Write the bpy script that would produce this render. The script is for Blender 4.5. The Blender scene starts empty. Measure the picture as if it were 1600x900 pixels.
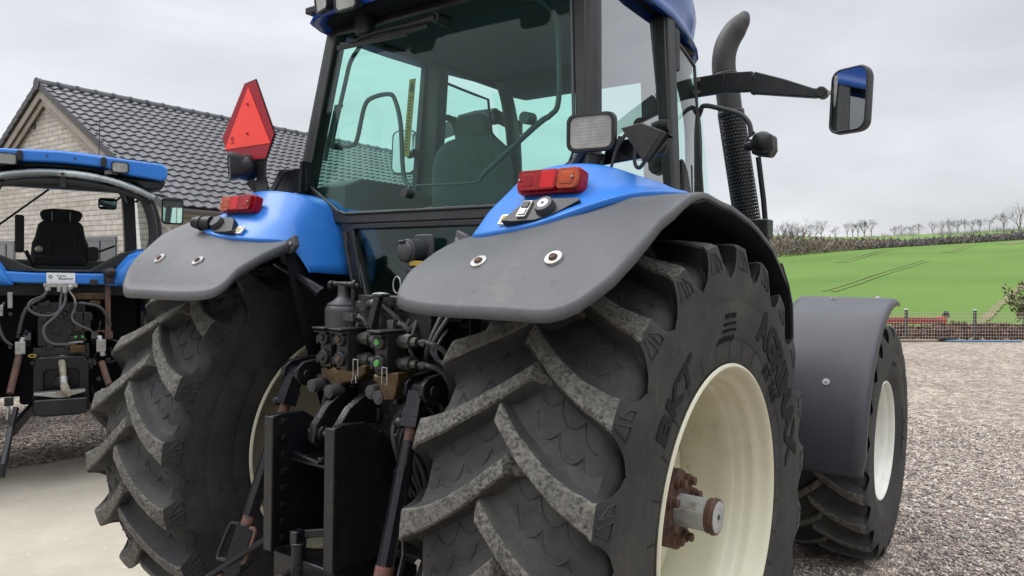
import bpy, math, random
import numpy as np
from mathutils import Vector, Matrix
C = bpy.context.scene.collection
sc = bpy.context.scene
R = math.radians
rnd = random.Random(7)

# ---------------------------------------------------------------- camera
cam_d = bpy.data.cameras.new("camera"); cam = bpy.data.objects.new("camera", cam_d); C.objects.link(cam); sc.camera = cam
yaw, pitch, roll = -0.634, -0.0173, 0.0161
cy, sy, cp, sp, cr, sr = math.cos(yaw), math.sin(yaw), math.cos(pitch), math.sin(pitch), math.cos(roll), math.sin(roll)
F = Vector((sy*cp, cy*cp, sp)); Rr = Vector((cy, -sy, 0)); U = Rr.cross(F)
R2 = Rr*cr+U*sr; U2 = -Rr*sr+U*cr
mw = Matrix.Identity(4)
for i in range(3):
    mw[i][0] = R2[i]; mw[i][1] = U2[i]; mw[i][2] = -F[i]
mw.translation = Vector((2.1723, -2.5355, 1.7896))
cam.matrix_world = mw
cam_d.sensor_width = 36; cam_d.lens = 1165.9/1600*36; cam_d.clip_start = 0.05; cam_d.clip_end = 5000

# ---------------------------------------------------------------- overcast sky
world = bpy.data.worlds.new("World"); sc.world = world; world.use_nodes = True
nt = world.node_tree; nt.nodes.clear(); N = nt.nodes.new; L = nt.links.new
SUN_EL, SUN_AZ = 52, 250
wo = N('ShaderNodeOutputWorld'); add = N('ShaderNodeAddShader'); b1 = N('ShaderNodeBackground'); b2 = N('ShaderNodeBackground')
sky = N('ShaderNodeTexSky'); sky.sky_type = 'NISHITA'; sky.sun_disc = False; sky.sun_elevation = R(SUN_EL); sky.sun_rotation = R(SUN_AZ)
hs = N('ShaderNodeHueSaturation'); hs.inputs['Saturation'].default_value = 0.25; L(sky.outputs[0], hs.inputs['Color']); L(hs.outputs[0], b1.inputs[0]); b1.inputs[1].default_value = 0.05
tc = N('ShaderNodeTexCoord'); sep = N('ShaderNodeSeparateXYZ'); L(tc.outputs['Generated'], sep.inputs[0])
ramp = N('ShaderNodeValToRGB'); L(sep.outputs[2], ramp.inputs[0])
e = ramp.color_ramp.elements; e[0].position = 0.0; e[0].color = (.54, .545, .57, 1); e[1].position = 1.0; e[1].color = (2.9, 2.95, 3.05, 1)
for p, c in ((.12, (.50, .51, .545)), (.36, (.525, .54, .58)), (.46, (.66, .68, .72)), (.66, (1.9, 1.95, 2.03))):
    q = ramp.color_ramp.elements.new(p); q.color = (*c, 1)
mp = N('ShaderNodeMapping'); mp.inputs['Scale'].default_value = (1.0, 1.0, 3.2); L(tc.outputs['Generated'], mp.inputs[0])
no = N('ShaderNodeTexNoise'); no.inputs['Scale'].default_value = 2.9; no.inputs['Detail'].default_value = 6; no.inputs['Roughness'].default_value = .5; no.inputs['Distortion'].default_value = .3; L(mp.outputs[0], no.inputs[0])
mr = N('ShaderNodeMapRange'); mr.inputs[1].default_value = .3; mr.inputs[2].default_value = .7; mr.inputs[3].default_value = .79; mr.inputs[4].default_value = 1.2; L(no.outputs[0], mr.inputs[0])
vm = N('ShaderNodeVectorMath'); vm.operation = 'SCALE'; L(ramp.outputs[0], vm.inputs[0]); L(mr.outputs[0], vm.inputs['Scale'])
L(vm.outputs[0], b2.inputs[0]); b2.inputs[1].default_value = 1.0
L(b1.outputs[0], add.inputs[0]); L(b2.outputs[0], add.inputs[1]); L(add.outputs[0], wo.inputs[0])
sun_d = bpy.data.lights.new("sun", 'SUN'); sun = bpy.data.objects.new("sun", sun_d); C.objects.link(sun)
sun_d.energy = 1.3; sun_d.angle = R(25); sun_d.color = (1, .97, .92)
az = R(SUN_AZ); el = R(SUN_EL)
sd = Vector((math.sin(az)*math.cos(el), math.cos(az)*math.cos(el), math.sin(el)))
sun.rotation_euler = (sd).to_track_quat('Z', 'Y').to_euler()
sc.view_settings.view_transform = 'Standard'; sc.view_settings.look = 'None'; sc.view_settings.gamma = 1; sc.view_settings.use_curve_mapping = False
sc.view_settings.exposure = 0.0
sc.cycles.max_bounces = 8; sc.cycles.transparent_max_bounces = 24; sc.cycles.use_denoising = True
sc.cycles.caustics_reflective = False; sc.cycles.caustics_refractive = False

# ---------------------------------------------------------------- materials
def mat(name, col, rough=.6, metal=0., noise=None, bump=None, coat=0., spec=.5, emis=None):
    """noise = (scale, col2, lo, hi) second colour in patches; bump = (scale, strength)"""
    m = bpy.data.materials.new(name); m.use_nodes = True; t = m.node_tree; p = t.nodes['Principled BSDF']
    p.inputs['Base Color'].default_value = (*col, 1); p.inputs['Roughness'].default_value = rough; p.inputs['Metallic'].default_value = metal
    p.inputs['Coat Weight'].default_value = coat; p.inputs['Coat Roughness'].default_value = .12; p.inputs['Specular IOR Level'].default_value = spec
    if noise or bump:
        tc = t.nodes.new('ShaderNodeTexCoord')
    last = None
    if noise:
        if isinstance(noise, tuple): noise = [noise]
        for (s, c2, lo, hi) in noise:
            n = t.nodes.new('ShaderNodeTexNoise'); n.inputs['Scale'].default_value = s; n.inputs['Detail'].default_value = 6; n.inputs['Roughness'].default_value = .65
            t.links.new(tc.outputs['Object'], n.inputs['Vector'])
            r = t.nodes.new('ShaderNodeMapRange'); r.inputs[1].default_value = lo; r.inputs[2].default_value = hi; t.links.new(n.outputs[0], r.inputs[0])
            x = t.nodes.new('ShaderNodeMix'); x.data_type = 'RGBA'
            if last: t.links.new(last, x.inputs[6])
            else: x.inputs[6].default_value = (*col, 1)
            x.inputs[7].default_value = (*c2, 1)
            t.links.new(r.outputs[0], x.inputs[0]); last = x.outputs[2]
        t.links.new(last, p.inputs['Base Color'])
    if bump:
        n = t.nodes.new('ShaderNodeTexNoise'); n.inputs['Scale'].default_value = bump[0]; n.inputs['Detail'].default_value = 4
        t.links.new(tc.outputs['Object'], n.inputs['Vector'])
        b = t.nodes.new('ShaderNodeBump'); b.inputs['Strength'].default_value = bump[1]; b.inputs['Distance'].default_value = .01
        t.links.new(n.outputs[0], b.inputs['Height']); t.links.new(b.outputs[0], p.inputs['Normal'])
    return m
def glass_mat(name, tint, ior=1.45, rough=0.0, gloss=1.0, f0_=None, pw_=None):
    m = bpy.data.materials.new(name); m.use_nodes = True; t = m.node_tree; t.nodes.clear(); n = t.nodes.new; l = t.links.new
    o = n('ShaderNodeOutputMaterial'); mx = n('ShaderNodeMixShader'); tr = n('ShaderNodeBsdfTransparent'); g = n('ShaderNodeBsdfGlossy')
    tr.inputs[0].default_value = (*tint, 1); g.inputs[0].default_value = (gloss, gloss, gloss, 1); g.inputs['Roughness'].default_value = rough
    ge = n('ShaderNodeNewGeometry'); dt = n('ShaderNodeVectorMath'); dt.operation = 'DOT_PRODUCT'; l(ge.outputs['Incoming'], dt.inputs[0]); l(ge.outputs['Normal'], dt.inputs[1])
    ab = n('ShaderNodeMath'); ab.operation = 'ABSOLUTE'; l(dt.outputs['Value'], ab.inputs[0])
    iv = n('ShaderNodeMath'); iv.operation = 'SUBTRACT'; iv.inputs[0].default_value = 1; l(ab.outputs[0], iv.inputs[1])
    pw = n('ShaderNodeMath'); pw.operation = 'POWER'; l(iv.outputs[0], pw.inputs[0]); pw.inputs[1].default_value = 4
    f0 = ((ior-1)/(ior+1))**2
    f0 = f0 if f0_ is None else f0_
    if pw_: pw.inputs[1].default_value = pw_
    ma = n('ShaderNodeMath'); ma.operation = 'MULTIPLY_ADD'; l(pw.outputs[0], ma.inputs[0]); ma.inputs[1].default_value = 1-f0; ma.inputs[2].default_value = f0
    l(ma.outputs[0], mx.inputs[0]); l(tr.outputs[0], mx.inputs[1]); l(g.outputs[0], mx.inputs[2]); l(mx.outputs[0], o.inputs[0])
    return m
M = {}
M['blue'] = mat('blue_paint', (.013, .155, .55), .46, noise=[(3, (.022, .18, .58), .4, .75), (40, (.05, .17, .48), .62, .8)], bump=(60, .03), coat=.12)
M['blue_dark'] = mat('roof_blue', (.006, .055, .27), .25, coat=.1, spec=.3)
M['grey_plastic'] = mat('grey_fender_plastic', (.060, .063, .069), .55, noise=[(2.2, (.086, .089, .095), .35, .7), (55, (.032, .032, .034), .67, .73), (5, (.115, .115, .115), .60, .80), (320, (.16, .155, .145), .68, .72), (18, (.05, .05, .053), .6, .72), (120, (.11, .11, .11), .66, .74)], bump=(220, .12))
M['front_fender_plastic'] = mat('smooth_shaded_fender_plastic', (.030, .032, .040), .42, noise=[(3, (.042, .044, .052), .4, .7), (90, (.07, .07, .075), .66, .76)], bump=(220, .06))  # fender plastic, less weathered, with shade of the upright face in its base
M['black_plastic'] = mat('black_plastic', (.013, .0135, .015), .45, noise=(12, (.028, .028, .028), .5, .8), bump=(150, .1), spec=.4)
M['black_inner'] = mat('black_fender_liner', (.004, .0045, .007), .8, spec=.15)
M['black_metal'] = mat('black_painted_metal', (.006, .0065, .009), .33, spec=.4, noise=[(9, (.016, .0155, .015), .5, .75), (35, (.05, .032, .022), .68, .78)], bump=(60, .25))
M['greasy'] = mat('greasy_casting', (.007, .007, .008), .45, noise=(14, (.016, .015, .014), .45, .75), bump=(45, .5))
M['rust'] = mat('rusty_steel', (.10, .045, .028), .75, noise=[(14, (.055, .032, .026), .4, .6), (30, (.20, .12, .09), .6, .75)], bump=(70, .6))
M['redrust'] = mat('reddish_worn_steel', (.15, .06, .045), .6, noise=(25, (.05, .035, .03), .45, .65), bump=(70, .4))
M['steel'] = mat('worn_steel', (.35, .35, .34), .42, .7, noise=(20, (.16, .14, .12), .5, .7), bump=(60, .2))
M['fitting'] = mat('dull_hydraulic_fitting', (.055, .055, .052), .4, .5, noise=(30, (.12, .115, .10), .5, .7), bump=(60, .2))
M['grey_paint'] = mat('grey_painted_shaft', (.30, .31, .30), .5, .2, noise=[(10, (.42, .43, .42), .45, .6), (14, (.17, .095, .06), .58, .70)], bump=(50, .2))
M['brass'] = mat('brass_casting', (.085, .05, .016), .4, .4, noise=(25, (.028, .02, .012), .42, .62), bump=(80, .4))
M['cream'] = mat('cream_rim_paint', (.60, .58, .44), .42, noise=[(4, (.63, .61, .47), .4, .7), (2.2, (.50, .47, .34), .55, .75), (11, (.46, .42, .31), .62, .72), (34, (.25, .20, .14), .70, .75), (60, (.38, .34, .24), .70, .78)], bump=(30, .04))
M['white_rim'] = mat('off_white_rim_paint', (.72, .72, .66), .4, noise=(6, (.62, .61, .55), .45, .7))
M['rubber_hose'] = mat('rubber_hose', (.035, .037, .040), .5)
M['red_lens'] = mat('red_lens', (.30, .002, .004), .12, noise=(30, (.20, .001, .003), .4, .6), spec=.3, coat=.25*.5)
M['amber_lens'] = mat('amber_lens', (.40, .055, .003), .12, noise=(30, (.26, .03, .002), .4, .6), spec=.3, coat=.25*1.)
M['clear_lens'] = mat('clear_lens', (.26, .26, .245), .18, noise=(14, (.38, .38, .35), .45, .65), coat=.8)
M['red_reflector'] = mat('red_reflector', (.46, .003, .006), .2, coat=.1, spec=.3)
M['red_bright'] = mat('fluorescent_red', (.82, .045, .030), .5)
M['red_dark'] = mat('reflective_dark_red', (.27, .003, .012), .35, spec=.3, noise=(300, (.28, .004, .016), .4, .6))
M['mirror'] = mat('mirror_glass', (.9, .92, .93), .02, 1.)
M['green_cap'] = mat('green_cap', (.07, .26, .06), .5)
M['yellow'] = mat('yellow_sticker', (.40, .29, .05), .6)
M['ink'] = mat('black_ink', (.02, .02, .02), .6)
M['white'] = mat('white_sticker', (.70, .72, .74), .45)
M['fabric'] = mat('seat_fabric', (.022, .023, .025), .9, noise=(30, (.034, .035, .037), .4, .7))
M['cab_ceiling'] = mat('dark_cab_ceiling', (.018, .019, .020), .85, noise=(3, (.028, .030, .031), .4, .7), bump=(30, .1))
M['cab_fabric'] = mat('grey_seat_fabric', (.060, .064, .066), .9, noise=(30, (.085, .09, .09), .4, .7))
M['cab_trim'] = mat('cab_trim', (.040, .043, .044), .7, noise=(6, (.058, .062, .063), .4, .7))
M['glass'] = glass_mat('tinted_cab_glass', (.80, .985, .93), 1.28)
M['side_glass'] = glass_mat('tinted_side_glass', (.80, .985, .93), 1.5)
M['reflective_glass'] = glass_mat('reflective_door_glass', (.80, .985, .93), f0_=.22, pw_=2.6)
M['dark_glass'] = glass_mat('dark_lower_glass', (.35, .55, .50), 1.5)
M['clear_glass'] = glass_mat('clear_cab_glass', (.90, .97, .91), 1.4)
# rubber
def rubber(name, base, dust, lo=.45, hi=.8):
    return mat(name, base, .72, noise=[(3.5, dust, lo, hi), (16, tuple(.8*a for a in base), .5, .75), (70, tuple(1.25*a for a in dust), .62, .8)], bump=(55, .18), spec=.35)
M['rubber'] = rubber('dusty_tyre_rubber', (.023, .0235, .0255), (.062, .057, .048), .42, .80)
M['rubber_mark'] = mat('moulded_tyre_marking', (.010, .010, .0105), .8, spec=.22)
def worn_mat():
    m = bpy.data.materials.new('worn_lug_face'); m.use_nodes = True; t = m.node_tree; p = t.nodes['Principled BSDF']; n = t.nodes.new; l = t.links.new
    tc = n('ShaderNodeTexCoord')
    a = n('ShaderNodeTexNoise'); a.inputs['Scale'].default_value = 46; a.inputs['Detail'].default_value = 5; a.inputs['Roughness'].default_value = .7; a.inputs['Distortion'].default_value = 1.2
    v = n('ShaderNodeTexVoronoi'); v.inputs['Scale'].default_value = 75
    b = n('ShaderNodeTexNoise'); b.inputs['Scale'].default_value = 9; b.inputs['Detail'].default_value = 5
    for q in (a, v, b): l(tc.outputs['Object'], q.inputs['Vector'])
    r = n('ShaderNodeValToRGB'); e = r.color_ramp.elements; e[0].position = .38; e[0].color = (.024, .023, .022, 1); e[1].position = .66; e[1].color = (.155, .147, .128, 1)
    k = e = r.color_ramp.elements.new(.50); k.color = (.085, .08, .070, 1)
    mm = n('ShaderNodeMath'); mm.operation = 'MULTIPLY_ADD'; l(v.outputs[0], mm.inputs[0]); mm.inputs[1].default_value = .25; l(a.outputs[0], mm.inputs[2])
    m2 = n('ShaderNodeMath'); m2.operation = 'SUBTRACT'; l(mm.outputs[0], m2.inputs[0]); m2.inputs[1].default_value = .10
    l(m2.outputs[0], r.inputs[0])
    mx = n('ShaderNodeMix'); mx.data_type = 'RGBA'; mr = n('ShaderNodeMapRange'); mr.inputs[1].default_value = .35; mr.inputs[2].default_value = .7; mr.inputs[3].default_value = 0; mr.inputs[4].default_value = .5
    l(b.outputs[0], mr.inputs[0]); l(mr.outputs[0], mx.inputs[0]); l(r.outputs[0], mx.inputs[6]); mx.inputs[7].default_value = (.085, .08, .07, 1)
    l(mx.outputs[2], p.inputs['Base Color']); p.inputs['Roughness'].default_value = .9
    bp = n('ShaderNodeBump'); bp.inputs['Strength'].default_value = .9; bp.inputs['Distance'].default_value = .006; l(m2.outputs[0], bp.inputs['Height']); l(bp.outputs[0], p.inputs['Normal'])
    return m
M['worn'] = worn_mat()

# ---------------------------------------------------------------- mesh helpers
SPLIT = {'linkage_castings', 'pillar', 'cable', 'fitting', 'gas_strut', 'plug', 'cap', 'small_pipe', 'dark_hose', 'screw', 'rivet', 'clip', 'approval_plate', 'mirror_bolts', 'coupler_bar_none', 'headrest_bars', 'top_link_bracket', 'armrest', 'brass_manifold', 'hose', 'pipe_fittings'}
def name_merge(a, b): return True
class MB:
    def __init__(s): s.v = []; s.f = []; s.m = []
    def add(s, vs, fs, m=0):
        o = len(s.v); s.v += [tuple(v) for v in vs]; s.f += [tuple(i+o for i in f) for f in fs]; s.m += [m]*len(fs); return s
    def box(s, c, d, rot=None, m=0):
        h = [x/2 for x in d]; vs = [Vector((a*h[0], b*h[1], e*h[2])) for a in (-1, 1) for b in (-1, 1) for e in (-1, 1)]
        if rot is not None: vs = [rot @ v for v in vs]
        vs = [v+Vector(c) for v in vs]
        return s.add(vs, [(0, 1, 3, 2), (4, 6, 7, 5), (0, 4, 5, 1), (2, 3, 7, 6), (0, 2, 6, 4), (1, 5, 7, 3)], m)
    def bar(s, p0, p1, w, h, up=(0, 0, 1), m=0):
        p0 = Vector(p0); p1 = Vector(p1); z = (p1-p0); ln = z.length; z.normalize(); x = Vector(up).cross(z)
        if x.length < 1e-4: x = Vector((1, 0, 0)).cross(z)
        x.normalize(); y = z.cross(x); rot = Matrix((x, y, z)).transposed()
        return s.box((p0+p1)/2, (w, h, ln), rot, m)
    def tube(s, pts, r, n=10, smooth=0, m=0, cap=True, flat=1.0):
        pts = [Vector(p) for p in pts]
        rs = r if isinstance(r, (list, tuple)) else [r]*len(pts)
        if smooth:
            P, Q = [], []
            for i in range(len(pts)-1):
                a = pts[max(i-1, 0)]; b = pts[i]; c = pts[i+1]; d = pts[min(i+2, len(pts)-1)]
                for k in range(smooth):
                    t = k/smooth
                    P.append(.5*((2*b)+(c-a)*t+(2*a-5*b+4*c-d)*t*t+(3*b-a-3*c+d)*t**3)); Q.append(rs[i]*(1-t)+rs[i+1]*t)
            P.append(pts[-1]); Q.append(rs[-1]); pts, rs = P, Q
        vs = []; prev = None
        for i, p in enumerate(pts):
            t = (pts[min(i+1, len(pts)-1)]-pts[max(i-1, 0)]).normalized()
            if prev is None:
                a = Vector((0, 0, 1)) if abs(t.z) < .9 else Vector((1, 0, 0)); u = (a-t*a.dot(t)).normalized()
            else: u = (prev-t*prev.dot(t)).normalized()
            prev = u; w = t.cross(u)
            vs += [p+(u*math.cos(k*2*math.pi/n)+w*math.sin(k*2*math.pi/n)*flat)*rs[i] for k in range(n)]
        fs = [(i*n+k, i*n+(k+1) % n, (i+1)*n+(k+1) % n, (i+1)*n+k) for i in range(len(pts)-1) for k in range(n)]
        if cap: fs += [tuple(range(n-1, -1, -1)), tuple((len(pts)-1)*n+k for k in range(n))]
        return s.add(vs, fs, m)
    def cyl(s, p0, p1, r, r1=None, n=20, m=0): return s.tube([p0, p1], [r, r if r1 is None else r1], n, m=m)
    def lathe(s, prof, o=(0, 0, 0), axis=(1, 0, 0), n=64, m=0, closed=False):
        ax = Vector(axis).normalized(); a = Vector((0, 0, 1)) if abs(ax.z) < .9 else Vector((1, 0, 0)); u = ax.cross(a).normalized(); w = ax.cross(u); o = Vector(o)
        vs = [o+ax*x+(u*math.cos(k*2*math.pi/n)+w*math.sin(k*2*math.pi/n))*r for (x, r) in prof for k in range(n)]
        K = len(prof); rng = range(K if closed else K-1)
        return s.add(vs, [(i*n+k, i*n+(k+1) % n, ((i+1) % K)*n+(k+1) % n, ((i+1) % K)*n+k) for i in rng for k in range(n)], m)
    def prism(s, poly, a, b, plane='XZ', m=0, fn=None):
        n = len(poly); mk = {'XZ': lambda p, q: (p[0], q, p[1]), 'YZ': lambda p, q: (q, p[0], p[1]), 'XY': lambda p, q: (p[0], p[1], q)}[plane]
        vs = [mk(p, a) for p in poly]+[mk(p, b) for p in poly]
        if fn: vs = [fn(v) for v in vs]
        return s.add(vs, [tuple(range(n))[::-1], tuple(range(n, 2*n))]+[(i, (i+1) % n, n+(i+1) % n, n+i) for i in range(n)], m)
    def ring(s, out, inn, a, b, plane='XZ', fn=None, m=0):
        n = len(out); mk = {'XZ': lambda p, q: (p[0], q, p[1]), 'YZ': lambda p, q: (q, p[0], p[1]), 'XY': lambda p, q: (p[0], p[1], q)}[plane]
        vs = [mk(p, a) for p in out]+[mk(p, a) for p in inn]+[mk(p, b) for p in out]+[mk(p, b) for p in inn]
        if fn: vs = [fn(v) for v in vs]
        fs = []
        for i in range(n):
            j = (i+1) % n
            fs += [(i, j, n+j, n+i), (2*n+i, 3*n+i, 3*n+j, 2*n+j), (i, 2*n+i, 2*n+j, j), (n+i, n+j, 3*n+j, 3*n+i)]
        return s.add(vs, fs, m)
    def ball(s, c, r, n=16, m=0, rot=None):
        r = (r, r, r) if not isinstance(r, tuple) else r; vs = []; k = n//2
        for i in range(k+1):
            a = math.pi*i/k
            for j in range(n):
                b = 2*math.pi*j/n; q = Vector((r[0]*math.sin(a)*math.cos(b), r[1]*math.sin(a)*math.sin(b), r[2]*math.cos(a)))
                vs.append((rot @ q if rot is not None else q)+Vector(c))
        return s.add(vs, [(i*n+j, i*n+(j+1) % n, (i+1)*n+(j+1) % n, (i+1)*n+j) for i in range(k) for j in range(n)], m)
    def grid(s, rows, m=0, close=False):
        n = len(rows[0]); vs = [p for r in rows for p in r]
        return s.add(vs, [(i*n+j, i*n+j+1, (i+1)*n+j+1, (i+1)*n+j) for i in range(len(rows)-1) for j in range(n-1)], m)
    def xf(s, fn): s.v = [tuple(fn(Vector(v))) for v in s.v]; return s
    def build(s, name, mats, parent=None, sharp=35, bevel=0, sub=0, solid=0, bseg=2, weld=0):
        if name in SPLIT:
            gs = s.islands()
            if len(gs) > 1:
                for g_ in gs: o = g_._build(name, mats, parent, sharp, bevel, sub, solid, bseg, weld)
                return o
        return s._build(name, mats, parent, sharp, bevel, sub, solid, bseg, weld)
    def islands(s):
        n = len(s.v); pa = list(range(n))
        def fd(a):
            while pa[a] != a: pa[a] = pa[pa[a]]; a = pa[a]
            return a
        for f in s.f:
            for q in f[1:]: pa[fd(q)] = fd(f[0])
        isl = {}
        for k, f in enumerate(s.f): isl.setdefault(fd(f[0]), []).append(k)
        bx = []
        for ks in isl.values():
            P = np.array([s.v[i] for k in ks for i in s.f[k]]); bx.append([P.min(0)-.0015, P.max(0)+.0015, ks])
        ch = True
        while ch:
            ch = False
            for i in range(len(bx)):
                for j in range(i+1, len(bx)):
                    if (bx[i][0] <= bx[j][1]).all() and (bx[j][0] <= bx[i][1]).all() and name_merge(bx[i], bx[j]):
                        bx[i] = [np.minimum(bx[i][0], bx[j][0]), np.maximum(bx[i][1], bx[j][1]), bx[i][2]+bx[j][2]]; bx.pop(j); ch = True; break
                if ch: break
        out = []
        for _, _, ks in bx:
            m = MB(); mp = {}
            for k in ks:
                for i in s.f[k]:
                    if i not in mp: mp[i] = len(m.v); m.v.append(s.v[i])
                m.f.append(tuple(mp[i] for i in s.f[k])); m.m.append(s.m[k])
            out.append(m)
        return out
    def _build(s, name, mats, parent=None, sharp=35, bevel=0, sub=0, solid=0, bseg=2, weld=0):
        me = bpy.data.meshes.new(name)
        me.vertices.add(len(s.v)); me.vertices.foreach_set('co', np.array(s.v, dtype=np.float32).ravel())
        ln = np.array([len(f) for f in s.f]); me.loops.add(int(ln.sum())); me.loops.foreach_set('vertex_index', np.concatenate([np.array(f) for f in s.f]))
        me.polygons.add(len(s.f)); st = np.zeros(len(s.f), int); st[1:] = np.cumsum(ln)[:-1]
        me.polygons.foreach_set('loop_start', st); me.polygons.foreach_set('loop_total', ln); me.polygons.foreach_set('material_index', np.array(s.m))
        me.update(calc_edges=True); me.validate()
        return link(me, name, mats, parent, sharp, bevel, sub, solid, bseg, weld)
def link(me, name, mats, parent=None, sharp=35, bevel=0, sub=0, solid=0, bseg=2, weld=0):
    import bmesh
    if not isinstance(mats, (list, tuple)): mats = [mats]
    for m in mats: me.materials.append(M[m] if isinstance(m, str) else m)
    bm = bmesh.new(); bm.from_mesh(me)
    if weld: bmesh.ops.remove_doubles(bm, verts=bm.verts[:], dist=weld)
    bmesh.ops.recalc_face_normals(bm, faces=bm.faces[:]); bm.to_mesh(me); bm.free()
    me.shade_smooth()
    if sharp is not None and sharp < 180: me.set_sharp_from_angle(angle=R(sharp))
    o = bpy.data.objects.new(name, me); C.objects.link(o)
    if parent: o.parent = parent
    if sub:
        k = o.modifiers.new('sub', 'SUBSURF'); k.levels = sub; k.render_levels = sub
    if solid:
        k = o.modifiers.new('solid', 'SOLIDIFY'); k.thickness = solid; k.offset = -1
    if bevel:
        k = o.modifiers.new('bevel', 'BEVEL'); k.width = bevel; k.segments = bseg; k.limit_method = 'ANGLE'; k.angle_limit = R(40); k.harden_normals = False
    return o
def thing(name, label, cat, loc=(0, 0, 0), rotz=0, group=None):
    o = bpy.data.objects.new(name, None); C.objects.link(o); o.location = loc; o.rotation_euler = (0, 0, rotz); o.empty_display_size = .2
    o['label'] = label; o['category'] = cat
    if group: o['group'] = group
    return o
def tag(o, label=None, cat=None, group=None, kind=None):
    for k, v in (('label', label), ('category', cat), ('group', group), ('kind', kind)):
        if v: o[k] = v
    return o
def empty(name, parent=None, loc=(0, 0, 0)):
    o = bpy.data.objects.new(name, None); C.objects.link(o); o.location = loc; o.empty_display_size = .1
    if parent: o.parent = parent
    return o
def rrect(w, h, r, n=4, cx=0, cz=0):
    out = []
    for (sx, sz, a0) in ((1, 1, 0), (-1, 1, 90), (-1, -1, 180), (1, -1, 270)):
        for k in range(n+1):
            a = R(a0+90*k/n); out.append((cx+sx*(w/2-r)+r*math.cos(a), cz+sz*(h/2-r)+r*math.sin(a)))
    return out
def catmull(pts, k=6):
    out = []
    for i in range(len(pts)-1):
        a, b, c, d = [Vector(pts[j]) for j in (max(i-1, 0), i, i+1, min(i+2, len(pts)-1))]
        for j in range(k):
            t = j/k; out.append(tuple(.5*((2*b)+(c-a)*t+(2*a-5*b+4*c-d)*t*t+(3*b-a-3*c+d)*t**3)))
    out.append(tuple(pts[-1])); return out
_txt = {}
def text_geo(body, size=1., extrude=.002, bold=0., spacing=1.):
    cu = bpy.data.curves.new('t', 'FONT'); cu.body = body; cu.size = size; cu.extrude = extrude; cu.offset = bold; cu.align_x = 'CENTER'; cu.align_y = 'CENTER'; cu.space_character = spacing; cu.resolution_u = 3
    ob = bpy.data.objects.new('t', cu); C.objects.link(ob); dg = bpy.context.evaluated_depsgraph_get(); me = ob.evaluated_get(dg).to_mesh()
    vs = [tuple(v.co) for v in me.vertices]; fs = [tuple(p.vertices) for p in me.polygons]
    ob.evaluated_get(dg).to_mesh_clear(); bpy.data.objects.remove(ob); bpy.data.curves.remove(cu)
    return vs, fs

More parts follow.
